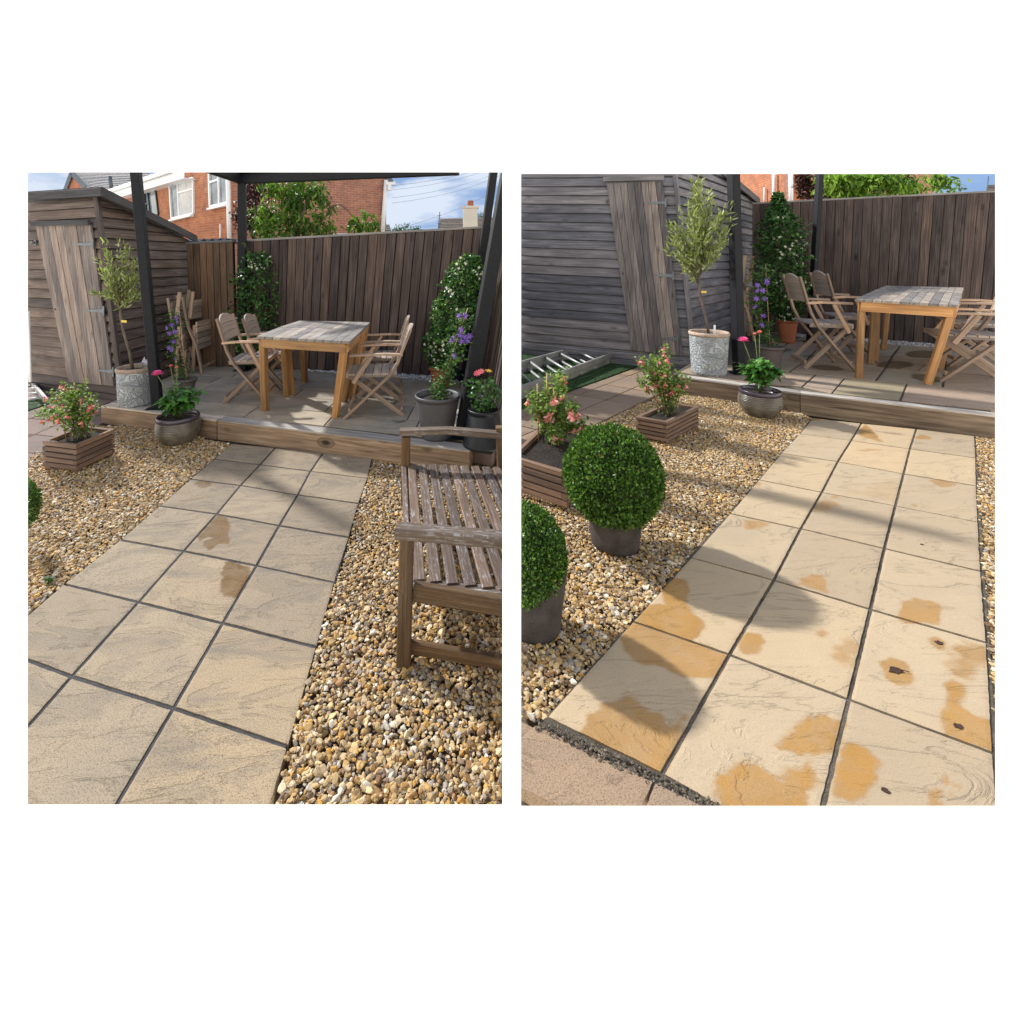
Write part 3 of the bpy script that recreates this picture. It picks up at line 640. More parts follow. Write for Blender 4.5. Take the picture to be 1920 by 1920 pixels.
def table(label, q, feet, thick=.022, grp=None, slats=8, apron=.075, legw=.06, inset=.05, legz=None):
    """q: top corners front-left, front-right, back-right, back-left; feet: ground points in the same order"""
    q = [Vector(p) for p in q]; c = sum(q, Vector()) / 4; z0 = feet[0].z
    t = thing('garden_table', label, 'table', (c.x, c.y, z0), 0, grp)
    mb = MB()
    for k in range(slats):
        a, b = k / slats + .0025, (k + 1) / slats - .0025
        mb.slab([q[0].lerp(q[1], a), q[0].lerp(q[1], b), q[3].lerp(q[2], b), q[3].lerp(q[2], a)], thick, None)
        # grain follows the slat: swap UV axes
        n = len(mb.uv); mb.uv[n - 24:] = [(v, u) for u, v in mb.uv[n - 24:]]
    obj('tabletop', mb, MT['top'], t)
    cs = [p.lerp(c, .07) - Vector((0, 0, thick + apron / 2)) for p in q]
    for i in range(4):
        a, b = cs[i], cs[(i + 1) % 4]; d = (b - a).normalized() * .012
        mb = MB(); mb.beam(a + d, b - d, .022, apron, (-(b - a).y, (b - a).x, 0)); obj('apron', mb, MT['leg'], t)
    for i in range(4):
        tp = cs[i].lerp(Vector((c.x, c.y, cs[i].z)), .05) + Vector((0, 0, apron / 2 - .004))
        mb = MB(); mb.beam(feet[i], tp, legw, legw, q[1] - q[0], .004); obj('leg', mb, MT['leg'], t)
    return t
def planter(label, near, left, right, h, grp=None):
    far = left + right - near; cs = [near, right, far, left]; c = sum(cs, Vector()) / 4
    t = thing('planter_box', label, 'planter', c, 0, grp); n = 5; th = .028
    mb = MB(); hh = (h - .015) / n
    for k in range(n):
        z = .015 + hh * (k + .5)
        for i in range(4):
            a, b = cs[i], cs[(i + 1) % 4]; d = (b - a).normalized(); ext = .0 if (i + k) % 2 else -th
            inn = (c - (a + b) / 2).normalized() * th * .5
            mb.beam(a + inn + Vector((0, 0, z)) - d * ext * 0 + d * (0 if (i + k) % 2 else th), b + inn + Vector((0, 0, z)) - d * (0 if (i + k) % 2 else th), th, hh - .007, inn, .003)
    obj('box', mb, MT['planter'], t)
    mb = MB(); zz = Vector((0, 0, h * .86)); mb.slab([p.lerp(c, .08) + zz for p in cs], .02); obj('soil', mb, MT['soil'], t)
    mb = MB()
    for p in cs: q = p.lerp(c, .2); mb.beam(q, q + Vector((0, 0, .016)), .05, .05)
    obj('foot', mb, MT['planter'], t)
    return t, c + Vector((0, 0, h * .86))
def pot(name, label, c, r0, r1, h, mat, rim=.012, grp=None, cat='pot', bulge=0, soilc=True, rimmat=None, ribs=0, parent_only=False):
    t = thing(name, label, cat, c, 0, grp); prof = []
    m = 60 if ribs else 16
    for k in range(m + 1):
        s = k / m; r = r0 + (r1 - r0) * s + bulge * math.sin(s * math.pi) * (1 - .25 * s)
        if ribs: r += .007 * (r1 / .2) * abs(math.sin(s * math.pi * ribs))
        prof.append((r, s * h))
    prof = [(0.001, 0.001), (r0 * .9, 0)] + prof
    if not rimmat: prof += [(r1 + rim, h - .002), (r1 + rim, h + .02), (r1 + rim * .5, h + .026), (r1 - .01, h + .02), (r1 - .012, h - .05)]
    else: prof += [(r1 - .012, h), (r1 - .012, h - .05)]
    mb = MB(); mb.lathe(c, prof, 56); obj('body', mb, MT[mat], t)
    if rimmat:
        mb = MB(); mb.lathe(c, [(r1 - .013, h - .012), (r1 + rim, h - .012), (r1 + rim + .004, h + .006), (r1 + rim, h + .02), (r1, h + .026), (r1 - .013, h + .018), (r1 - .013, h - .012)], 56); obj('rim', mb, MT[rimmat], t)
    mb = MB(); mb.lathe(c, [(r1 - .008, h - .022), (r1 * .6, h - .012), (.001, h - .008)], 30, rip=lambda a, z: .02 * math.sin(a * 7)); obj('soil', mb, MT['soil'], t)
    return t
UP = np.array([[0, 0, 1.0]])
def ellip_pts(n, c, R, power=.33): u = unit(RNG.normal(0, 1, (n, 3))); return np.array(c) + u * np.array(R) * (RNG.random((n, 1)) ** power), u
def dirs(u, up=.3, j=.7): d = u + RNG.normal(0, j, u.shape); d[:, 2] += up; return unit(d)
OL = [(.20, .24, .08), (.28, .31, .13), (.14, .18, .06), (.36, .38, .20), (.22, .27, .07)]
def olive(label, base, crown, R, potT, trunk_r=.012, n=2600, ll=.045, tagp=True, grp=None):
    t = thing('olive_tree', label, 'tree', base, 0, grp); base = Vector(base); cr = Vector(crown)
    low = cr - Vector((0, 0, R[2] * .85))
    mb = MB(); mb.tube([base, base.lerp(low, .35) + Vector((.006, 0, 0)), base.lerp(low, .7) - Vector((.008, 0, 0)), low, cr - Vector((0, 0, R[2] * .4))], [trunk_r * 1.2, trunk_r, trunk_r, trunk_r, trunk_r * .6]); obj('trunk', mb, MT['bark'], t)
    tips = []; mb = MB()
    for k in range(34):
        a = RNG.uniform(0, 6.28); zz = RNG.uniform(-.55, 1.08); rr = math.sqrt(max(0.03, 1 - max(abs(zz), .1) ** 2)) * RNG.uniform(.5, 1.12)
        tip = cr + Vector((math.cos(a) * R[0] * rr, math.sin(a) * R[1] * rr, R[2] * zz)); st = low.lerp(cr, RNG.uniform(0, .7)); mid = st.lerp(tip, .5) + Vector((0, 0, -.01))
        mb.tube([st, mid, tip], [trunk_r * .35, trunk_r * .25, trunk_r * .12], 5); tips.append((st, mid, tip))
    obj('branches', mb, MT['bark'], t)
    cs = []; ds = []
    for k in range(n):
        st, mid, tip = tips[k % len(tips)]; s = RNG.uniform(.15, 1.03); p = st.lerp(mid, s * 2) if s < .5 else mid.lerp(tip, s * 2 - 1); d = (tip - st).normalized()
        sp = RNG.normal(0, R[0] * .055, 3); cs.append(np.array(p) + sp); ds.append(np.array(d) * .8 + RNG.normal(0, .6, 3) + [0, 0, .35])
    leaves('foliage', np.array(cs), np.array(ds), unit(RNG.normal(0, 1, (n, 3)) + [0, 0, 1]), RNG.uniform(.6, 1.2, n) * ll, ll * .22, pick(OL, n, .2), MT['leaf'], t, fold=.1, curl=.05)
    if tagp:
        p = base.lerp(low, .86); mb = MB(); mb.slab([p + Vector((.0, -.014, .0)), p + Vector((.052, -.016, -.004)), p + Vector((.052, -.016, .018)), p + Vector((.0, -.014, .02))], .002); obj('plant_tag', mb, MT['tagy'], t)
    return t
BX = [(.05, .11, .016), (.08, .16, .025), (.03, .07, .012), (.12, .22, .035), (.055, .12, .02)]
def box_ball(label, c, r, base, grp=None, n=15000, squash=1.0):
    t = thing('topiary_ball', label, 'shrub', base, 0, grp)
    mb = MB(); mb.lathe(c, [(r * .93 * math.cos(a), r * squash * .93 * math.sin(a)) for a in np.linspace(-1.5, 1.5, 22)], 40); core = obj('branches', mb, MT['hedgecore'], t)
    mb = MB(); mb.tube([base, Vector(c) - Vector((0, 0, r * .6))], r * .08); obj('stem', mb, MT['bark'], t)
    u = unit(RNG.normal(0, 1, (n, 3))); bumpy = 1 + .045 * np.array([noise.noise(Vector(x * 3.5)) for x in u]) + .03 * np.array([noise.noise(Vector(x * 10)) for x in u])
    stray = RNG.random(n) < .035; bumpy = bumpy * np.where(stray, RNG.uniform(1.0, 1.07, n), 1)
    p = np.array(c) + u * (r * bumpy * RNG.uniform(.90, 1.015, n))[:, None] * [1, 1, squash]
    d = dirs(u, .15, .55)
    leaves('foliage', p, d, unit(u + RNG.normal(0, .6, u.shape)), RNG.uniform(.6, 1.15, n) * r * .075, r * .045, np.where(RNG.random((n, 1)) < .012, np.array([[.25, .2, .06]]), pick(BX, n, .25) * (1 + .25 * np.array([[noise.noise(Vector(x * 4 + np.array([9, 0, 0])))] for x in u]))), MT['leafgloss'], t, fold=.15, curl=.1)
    return t
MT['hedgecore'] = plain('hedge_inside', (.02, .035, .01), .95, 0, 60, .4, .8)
JM = [(.03, .08, .02), (.045, .115, .028), (.018, .05, .015), (.08, .17, .035), (.035, .095, .02)]
def star_flowers(name, pts, face, size, col, mat, parent, petals=5, jit=.5, wfac=.45, curl=.15):
    n = len(pts); c = np.repeat(pts, petals, 0); f = unit(face + RNG.normal(0, jit, (n, 3))); a = unit(np.cross(f, RNG.normal(0, 1, (n, 3)))); b = np.cross(f, a)
    th = np.tile(np.arange(petals) * 6.283 / petals, n)[:, None]; fa = np.repeat(f, petals, 0); d = np.repeat(a, petals, 0) * np.cos(th) + np.repeat(b, petals, 0) * np.sin(th) + fa * .25
    return leaves(name, c, d, fa, size, size * wfac, pick(col, n * petals, .1), mat, parent, fold=.05, curl=curl)
def jasmine(label, base, prof, grp=None, n=2600, ll=.045, nf=90, fl=.016, lean=(0, 0), cat='shrub', name='star_jasmine', cols=JM, fcol=((.75, .74, .6),)):
    """prof: list of (height above base, half width)"""
    t = thing(name, label, cat, base, 0, grp); base = Vector(base); H = prof[-1][0]; hs = np.array([p[0] for p in prof]); ws = np.array([p[1] for p in prof])
    mb = MB()
    for k in range(6):
        a = k * 1.05; pts = [base + Vector((.02 * math.cos(a), .02 * math.sin(a), 0))]
        for s in (.25, .5, .75, .97):
            w = np.interp(s * H, hs, ws) * .45; pts.append(base + Vector((lean[0] * s + w * math.cos(a + s * 3), lean[1] * s + w * math.sin(a + s * 3), s * H)))
        mb.tube(pts, .004, 5)
    if H > .6:
        cs = []; ds = []
        for q_ in range(16):
            z_ = H * RNG.uniform(.25, .98); a_ = RNG.uniform(0, 6.28); w_ = np.interp(z_, hs, ws); b0_ = base + Vector((lean[0] * z_ / H + w_ * .6 * math.cos(a_), lean[1] * z_ / H + w_ * .6 * math.sin(a_), z_)); e_ = b0_ + Vector((math.cos(a_) * w_ * .75, math.sin(a_) * w_ * .75, RNG.uniform(.02, .2)))
            mb.tube([b0_, b0_.lerp(e_, .5) + Vector((0, 0, .02)), e_], .0025, 5)
            for m_ in range(11): cs.append(np.array(b0_.lerp(e_, .2 + .8 * m_ / 10))); ds.append(RNG.normal(0, .6, 3) + [math.cos(a_), math.sin(a_), .4])
    obj('stems', mb, MT['bark'], t)
    z = prof[0][0] + (H - prof[0][0]) * RNG.random(n) ** .9; w = np.interp(z, hs, ws); a = RNG.uniform(0, 6.283, n); rr = np.sqrt(RNG.random(n)) ** .7
    cl = np.array([noise.noise(Vector((math.cos(q) * 2.2, math.sin(q) * 2.2, zz * 7))) for q, zz in zip(a, z)]); c2_ = np.array([noise.noise(Vector((math.cos(q) * 5.5, math.sin(q) * 5.5, zz * 16))) for q, zz in zip(a, z)]); w = w * (1 + .55 * cl + .35 * c2_)
    s = z / H; p = np.array(base) + np.stack([lean[0] * s + w * rr * np.cos(a), lean[1] * s + w * rr * np.sin(a), z], 1)
    u = np.stack([np.cos(a), np.sin(a), np.full(n, .1)], 1)
    leaves('foliage', p, dirs(u, .0, .6), unit(u + RNG.normal(0, .5, u.shape) + [0, 0, .4]), RNG.uniform(.6, 1.15, n) * ll, ll * .48, pick(cols, n, .25), MT['leafgloss'], t)
    if H > .6:
        m = len(cs); leaves('shoot_leaves', np.array(cs), np.array(ds), unit(RNG.normal(0, .5, (m, 3)) + [0, 0, 1]), RNG.uniform(.5, 1, m) * ll, ll * .45, pick([cols[1], cols[3]], m, .2), MT['leafgloss'], t)
    if nf:
        cen = RNG.integers(0, n, max(3, nf // 5)); dd_ = ((p[:, None, :] - p[cen][None, :, :]) ** 2).sum(2).min(1); cand = np.argsort(dd_)[:nf * 6]; k = RNG.choice(cand, nf)
        k_ = RNG.integers(0, n, nf); k = k[rr[k] > .3]; q = p[k] + u[k] * ll * .6
        q = q[(u[k][:, 1] < .35)]; 
        o = star_flowers('blossoms', q, np.tile([[0, -1.0, .3]], (len(q), 1)), fl, fcol, MT['petal'], t); tag(o, kind='stuff')
    return t
def dahlia(label, base, R, H, pink_px=None, n=230, ll=.075, grp=None, flowers=()):
    t = thing('dahlia_plant', label, 'plant', base, 0, grp); base = Vector(base); mb = MB(); cs = []; ds = []
    for k in range(16):
        a = k * 2.4; rr = R * RNG.uniform(.2, .9); tip = base + Vector((math.cos(a) * rr, math.sin(a) * rr, H * RNG.uniform(.55, 1))); mid = base.lerp(tip, .5) + Vector((0, 0, H * .1))
        mb.tube([base, mid, tip], [.005, .004, .003], 5)
        for j in range(n // 16):
            s = RNG.uniform(.3, 1.05); p = base.lerp(mid, s * 2) if s < .5 else mid.lerp(tip, s * 2 - 1); cs.append(np.array(p)); b = RNG.uniform(0, 6.28); ds.append([math.cos(b) + math.cos(a) * .5, math.sin(b) + math.sin(a) * .5, .15 + RNG.normal(0, .25)])
    cs = np.array(cs); ds = np.array(ds); m = len(cs)
    for p, col, sz in flowers: mb.tube([base + Vector((0, 0, H * .3)), base.lerp(Vector(p), .6) + Vector((0, 0, .03)), Vector(p)], .0035, 5)
    obj('stems', mb, MT['stem'], t)
    leaves('foliage', cs, ds, unit(np.tile(UP, (m, 1)) + RNG.normal(0, .25, (m, 3))), RNG.uniform(.6, 1.2, m) * ll, ll * .5, pick([(.05, .15, .025), (.08, .21, .04), (.035, .10, .02), (.10, .25, .05)], m, .2), MT['leafgloss'], t, curl=.3)
    for p, col, sz in flowers:
        P_ = np.array(p); cc = []; dd = []
        for ring in range(5):
            for k in range(12): a = k * .5236 + ring * .26; e = .1 + ring * .3; cc.append(P_ + [0, 0, ring * sz * .06]); dd.append([math.cos(a) * math.cos(e), math.sin(a) * math.cos(e), math.sin(e)])
        cc = np.array(cc); dd = np.array(dd); leaves('flower', cc, dd, np.tile(UP, (len(cc), 1)), np.repeat([1, .92, .8, .6, .4], 12) * sz, sz * .33, pick([col], len(cc), .12), MT['petal'], t, curl=-.1)
    return t
def clematis(label, base, path_pts, spread, grp=None, n=420, ll=.03, fl=(), fs=.028, cane=True):
    t = thing('clematis', label, 'plant', base, 0, grp); pts = [Vector(p) for p in path_pts]; mb = MB()
    for k in range(3): mb.tube([p + Vector((RNG.normal(0, .008), RNG.normal(0, .008), 0)) for p in [Vector(base)] + pts], .0022, 5)
    obj('stems', mb, MT['stem'], t)
    if cane: mb = MB(); mb.tube([Vector(base), pts[-1] + Vector((.03, 0, .06))], .004, 6); obj('cane', mb, MT['cane'], t)
    A = np.array([base[:]] + [p[:] for p in pts]); s = RNG.random(n) * (len(A) - 1.001); i = s.astype(int); f = (s - i)[:, None]; c = A[i] * (1 - f) + A[i + 1] * f + RNG.normal(0, spread, (n, 3))
    d = RNG.normal(0, 1, (n, 3)); d[:, 2] = np.abs(d[:, 2]) * .3
    leaves('foliage', c, d, unit(RNG.normal(0, .6, (n, 3)) + [0, -.3, 1]), RNG.uniform(.6, 1.2, n) * ll, ll * .5, pick([(.05, .11, .025), (.09, .17, .04), (.03, .08, .02)], n, .2), MT['leaf'], t)
    for p in fl: star_flowers('flower', np.array([p]), np.array([[0, -1, .25]]), fs, [(.22, .12, .48), (.3, .16, .55), (.16, .08, .38)], MT['petal'], t, petals=6, wfac=.5, jit=.35)
    return t
def fuchsia(label, base, c, R, grp=None, n=900, ll=.026, nf=24, stakes=4, pale=False, fs=.02):
    t = thing('fuchsia_plant', label, 'plant', base, 0, grp); base = Vector(base); c = Vector(c); mb = MB(); cn = MB(); tips = []
    for k in range(16):
        a = k * 2.399; rr = math.sqrt((k + .5) / 16); tip = c + Vector((math.cos(a) * R[0] * rr, math.sin(a) * R[1] * rr, R[2] * RNG.uniform(-.5, 1) * (1.1 - rr * .5))); st = base + Vector((RNG.normal(0, .03), RNG.normal(0, .03), 0)); mid = st.lerp(tip, .55) + Vector((0, 0, .03)); mb.tube([st, mid, tip], [.004, .003, .002], 5); tips.append((st, mid, tip))
    for k in range(stakes): p = base + Vector(((k - stakes / 2 + .5) * .055, RNG.normal(0, .03), 0)); cn.tube([p, p + Vector((-.02 + RNG.normal(0, .02), 0, R[2] * 1.35 + RNG.uniform(-.04, .06)))], .0042, 6)
    obj('stems', mb, MT['bark'], t); obj('canes', cn, MT['cane'], t)
    cs = []; us = []
    for k in range(n): st, mid, tip = tips[k % 16]; s = RNG.beta(2.2, 1.1); p = st.lerp(mid, s * 2) if s < .5 else mid.lerp(tip, s * 2 - 1); cs.append(np.array(p) + RNG.normal(0, .022, 3)); us.append(RNG.normal(0, 1, 3))
    cs = np.array(cs); us = np.array(us); us[:, 2] = us[:, 2] * .4
    leaves('foliage', cs, us, unit(RNG.normal(0, .5, (n, 3)) + [0, 0, 1]), RNG.uniform(.6, 1.2, n) * ll, ll * .55, pick([(.11, .19, .035), (.17, .27, .055), (.07, .13, .025), (.24, .32, .08)], n, .2), MT['leaf'], t)
    me = None
    for k in range(nf):
        st, mid, tip = tips[k % 16]; p = mid.lerp(tip, RNG.uniform(.2, 1.05)) + Vector((RNG.normal(0, .02), RNG.normal(0, .02) - .015, -.015))
        if me is None:
            cc = np.zeros((8, 3)); a = np.arange(8) * 6.283 / 8; dd = np.stack([np.cos(a) * .55, np.sin(a) * .55, np.full(8, -1.)], 1); dd[4:] *= [2.2, 2.2, .6]; cc[:4, 2] = -.3 * fs
            V1, T1 = leaf_arrays(cc, dd, np.tile([[1., .1, 0]], (8, 1)), fs * 1.2, fs * .6, .1, -.1); q, fq = ICO[1]; V2 = q * [fs * .22, fs * .22, fs * .5] + [0, 0, fs * .25]
            V = np.concatenate([V1, V2]); T = np.concatenate([T1, fq + len(V1)]); colA = (.66, .13, .17) if not pale else (.78, .30, .30); colB = (.85, .42, .42)
            cl = np.array([colA] * (len(T1) // 2) + [colB] * (len(T1) - len(T1) // 2) + [colA] * len(fq)); o = raw('flower', V, T, MT['petal'], t, cols=cl)
            if not t.get('_local'): o.data.transform(Matrix.Translation(t.location))
            me = o.data
        else: o = bpy.data.objects.new('flower', me); C.objects.link(o); OWNER[o.name] = CUR; o.parent = t
        o.location = p - t.location; o.rotation_euler = (RNG.normal(0, .3), RNG.normal(0, .3), RNG.uniform(0, 6)); s = RNG.uniform(.7, 1.2); o.scale = (s, s, s)
    return t
def leafy_tree(name, label, base, limbs, leafc, n, ll, cols, droop=-.6, grp=None, barkm='bark', wf=.28):
    """limbs: list of point lists; leaves clump round leafc = [(centre, radius)]"""
    t = thing(name, label, 'tree', base, 0, grp); mb = MB(); main = limbs[0]; mb.tube(main, np.linspace(.05, .02, len(main)), 8); obj('trunk', mb, MT[barkm], t)
    if len(limbs) > 1:
        mb = MB()
        for L_ in limbs[1:]: mb.tube(L_, np.linspace(.018, .006, len(L_)), 6)
        obj('branches', mb, MT[barkm], t)
    c = np.array([x[0][:] for x in leafc]); r = np.array([[x[1]] * 3 for x in leafc]); sub = []; 
    wts = r[:, 0] ** 2; wts /= wts.sum(); k = RNG.choice(len(c), n // 9, p=wts); tw = c[k] + unit(RNG.normal(0, 1, (len(k), 3))) * r[k] * (RNG.random((len(k), 1)) ** .45)
    p = np.repeat(tw, 9, 0) + RNG.normal(0, ll * .55, (len(tw) * 9, 3)); m = len(p); d = RNG.normal(0, .55, (m, 3)); d[:, 2] += droop
    leaves('crown', p, d, unit(RNG.normal(0, .6, (m, 3)) + [0, -.5, .6]), RNG.uniform(.6, 1.2, m) * ll, ll * wf, np.repeat(pick(cols, len(tw), .22), 9, 0) * (1 + RNG.normal(0, .1, (m, 1))), MT['leaf'], t)
    return t
def window(parent, pln, tl, tr, br, bl, mull=(), trans=(), fr=.05, glass='glass', frame='white', cur=False, sill=True):
    """corner pixels on the wall plane; frame, panes and sill as parts of the house"""
    q = [pln.px(*p, off=.03) for p in (bl, br, tr, tl)]; mb = MB(); n = pln.n
    def bar(a, b, w): mb.beam(a, b, w, .06, (b - a).cross(n), .004)
    for i in range(4): bar(q[i], q[(i + 1) % 4], fr)
    for s in mull: bar(q[0].lerp(q[1], s), q[3].lerp(q[2], s), fr * .8)
    for (s0, s1, h) in trans: a = q[0].lerp(q[3], h); b = q[1].lerp(q[2], h); bar(a.lerp(b, s0), a.lerp(b, s1), fr * .8)
    w = obj('window', mb, MT[frame], parent)
    mb = MB(); mb.slab([p - n * .02 for p in q], .01, n); obj('pane', mb, MT[glass], w)
    if cur: mb = MB(); mb.slab([q[0].lerp(q[1], .35) - n * .014, q[1] - n * .014, q[2] - n * .014, q[3].lerp(q[2], .35) - n * .014], .004, n); obj('curtain', mb, MT['curtain'], w)
    if sill: mb = MB(); mb.beam(q[0] + n * .05 - Vector((0, 0, fr)), q[1] + n * .05 - Vector((0, 0, fr)), .06, .12, (0, 0, 1)); obj('sill', mb, MT[frame], w)
    return w
def board_fence(label, a, b, ha, hb, mat='fence', pitch=.1, lean=(0, 0, 0), capm='cap', grp=None, lean2=None):
    """featheredge boards from a to b with heights ha, hb; the tops may lean along the run"""
    a, b = Vector(a), Vector(b); L = (b - a).length; n = int(L / pitch); t = thing('board_fence', label, 'fence', (a + b) / 2, 0, grp); d = (b - a).normalized(); nn = Vector((d.y, -d.x, 0))
    stretch = ((l_ := Vector(lean2 or lean)) - Vector(lean)).length / max(L, .1)
    if nn.y > 0 and abs(nn.y) > abs(nn.x): nn = -nn
    l0 = Vector(lean); l1 = Vector(lean2) if lean2 else l0
    mb = MB()
    for k in range(n):
        s = (k + .5) / n; p = a.lerp(b, s); h = ha + (hb - ha) * s; ln = l0.lerp(l1, s)
        top = p + ln + Vector((0, 0, h + random.uniform(-.003, .003)))
        mb.beam(p + nn * random.uniform(0, .008) + Vector((0, 0, .01)), top + nn * .006, L / n * random.uniform(.9, .965), .016, d + nn * random.uniform(.03, .12), .003, w1=L / n * (random.uniform(.90, .965) + stretch))
    obj('boards', mb, MT[mat], t)
    mb = MB(); o_b = nn * -.02; mb.slab([a + o_b, b + o_b, b + l1 + o_b + Vector((0, 0, hb)), a + l0 + o_b + Vector((0, 0, ha))], .01); obj('gap_shade_sheet', mb, MT['gap'], t)  # dark sheet added behind the boards, painted shade for the gaps
    mb = MB(); mb.beam(a + l0 + Vector((0, 0, ha + .012)), b + l1 + Vector((0, 0, hb + .012)), .045, .026, nn); obj('capping', mb, MT[capm], t)
    return t
def wavy_dead_leaf(g, x, y, sz, label):
    c = at(g, x, y, .0012); n = 11; mb = MB(); k = len(mb.v); r = random.random()
    ring = [c + Vector((math.cos(i * 6.283 / n) * sz * RNG.uniform(.5, 1.1), math.sin(i * 6.283 / n) * sz * .7 * RNG.uniform(.5, 1.1), RNG.uniform(0, sz * .15))) for i in range(n)]
    mb.v = ring + [c + Vector((0, 0, sz * .08))] + [p - Vector((0, 0, .002)) for p in ring]
    for i in range(n):
        j = (i + 1) % n; mb.face((i, j, n), [(0, 0)] * 3, r); mb.face((n + 1 + j, n + 1 + i, i, j), [(0, 0)] * 4, r)
    if sz > .02: mb.tube([c + Vector((sz * .6, -.0, .004)), c + Vector((sz * 1.5, -sz * .4, .003))], .0012, 5)
    t = thing('dead_leaf', label, 'leaf', c, 0, 'dead leaves on the path'); obj('blade', mb, MT['deadleaf'], t); return t
# ================================================================ GARDEN ON THE LEFT (weathered paving, bench on the gravel)
CUR = 'L'; g = 'L'
def sheet(name, pts, z, th, mat, kind='structure'):
    mb = MB(); k = len(pts); mb.v = [Vector((x, y, z)) for x, y in pts] + [Vector((x, y, z - th)) for x, y in pts]
    mb.face(tuple(range(k)), [(x, y) for x, y in pts], .5); mb.face(tuple(range(2 * k - 1, k - 1, -1)), [(x, y) for x, y in pts[::-1]], .5)
    for i in range(k): j = (i + 1) % k; mb.face((i, k + i, k + j, j), [(0, 0)] * 4, .5)
    return tag(obj(name, mb, MT[mat]), kind=kind)
def sky_arc(mat, x0, x1, R=60, z1=16):
    a0, a1 = math.atan((x0 - PX) / F), math.atan((x1 - PX) / F); mb = MB(); n = 14
    for i in range(n):
        t0, t1 = a0 + (a1 - a0) * i / n, a0 + (a1 - a0) * (i + 1) / n; k = len(mb.v)
        mb.v += [Vector((R * math.sin(t), R * math.cos(t), z)) for t, z in ((t0, -1), (t1, -1), (t1, z1), (t0, z1))]; mb.face((k, k + 1, k + 2, k + 3), [(0, 0)] * 4, .5)
    return tag(obj('sky', mb, mat), kind='structure')
MT['skyL'] = skymat('cloudy_sky', (.155, .245, .42), (.42, .47, .55), .085, .40, .56, 3.0)
MT['skyR'] = skymat('blue_sky', (.16, .26, .45), (.32, .40, .52), .05, .40, .72, 9.0)
sky_arc(MT['skyL'], 45, 950)
sheet('ground', [(-70, .4), (12, .4), (12, 62), (-70, 62)], -.035, .09, 'membrane')

# path: three columns of slabs
JL = joints('L', LJ, [(433, 831.8), (516.4, 839), (606.2, 848.5), (698.5, 858)])
quads = []; rn = []
for j in range(-1, 8):
    for i in range(3):
        q = [JL(i, j + 1), JL(i + 1, j + 1), JL(i + 1, j), JL(i, j)]
        if vis('L', q): quads.append(shrink(q, .0072)); rn.append(random.random())
stL = [(pl('L', zc(40, 700, [(1530, 1110), (1610, 1120), (1635, 1190), (1615, 1250), (1635, 1300), (1620, 1340), (1540, 1330), (1500, 1370), (1460, 1380), (1420, 1350), (1430, 1315), (1500, 1290), (1465, 1280), (1400, 1305), (1370, 1280), (1420, 1210), (1480, 1150)])), .004, 1.0, .012),
       (pl('L', zc(40, 700, [(1590, 1480), (1660, 1460), (1780, 1520), (1785, 1600), (1740, 1690), (1670, 1760), (1630, 1735), (1600, 1745), (1550, 1690), (1580, 1610), (1565, 1560)])), .004, 1.0, .012),
       (pl('L', zc(40, 700, [(1355, 860), (1390, 838), (1470, 845), (1492, 880), (1440, 897), (1390, 890)])), .005, .9, .012),
       (pl('L', zc(40, 700, [(1240, 1000), (1400, 970), (1470, 968), (1400, 985), (1260, 1008)])), .006, .5, .01),
       (ell('L', 295, 969, 4, 2.5), .003, .7, .004), (pl('L', zc(40, 1060, [(450, 240), (500, 290), (520, 330), (620, 440), (630, 520), (560, 600), (480, 670), (340, 770), (300, 770), (440, 670), (540, 560), (590, 470), (480, 330)])), .012, .22, .02)]
for o in (paving('garden_path', 'L', quads, .0085, .05, MT['pathL'], stL, rnds=rn),): pass
pj = [JL(0, -1), JL(3, -1), JL(3, 8), JL(0, 8)]; sheet('path_bed', [(p.x, p.y) for p in pj], -.0055, .02, 'mortar')
# pink paving at the far left
uL, vL = JL(1, 1) - JL(0, 1), JL(0, 2) - JL(0, 1); o0 = at('L', 184, 797); quads = []
for i in range(-7, 0):
    for j in range(-7, 5):
        a = o0 + uL * i + vL * j * .9; q = [a + vL * .9, a + uL + vL * .9, a + uL, a]
        c = sum(q, Vector()) / 4; px, py = topx('L', c.x, c.y, 0)
        if c.y < 6.0 and py < 850 - (px - 52) * .41 - 4 and px > 0 and py > 700: quads.append(shrink(q, .006))
paving('patio_paving', 'L', quads, .03, .04, MT['pink'])
sheet('lawn', [tuple(at('L', x, y)[:2]) for x, y in ((0, 790), (88, 759), (80, 748), (0, 752))], .012, .02, 'grass')
# gravel
def emit_gravel(obs, name, grp=None, mat='stone'):
    for p, r, c, sub in obs: tag(stones(name, p, r, c, MT[mat], sub), kind='stuff')
def frpoly(pts): return pts
lft = [(433, 832), (402, 860), (356, 898), (299, 948), (224.5, 1011), (119, 1094), (10, 1180), (-40, 1180), (-40, 888), (52, 850), (184, 797), (300, 797)]
rgt = [(697, 857), (960, 862), (1010, 1560), (500, 1560), (516.4, 1508), (542.7, 1400), (595.4, 1213), (628.5, 1091.7), (655.3, 1007), (673.3, 944), (690, 896.5)]
emit_gravel(gravel('L', lft, .0150, .0116, near=2.5), 'gravel'); emit_gravel(gravel('L', rgt, .0150, .0118, near=2.5), 'gravel')

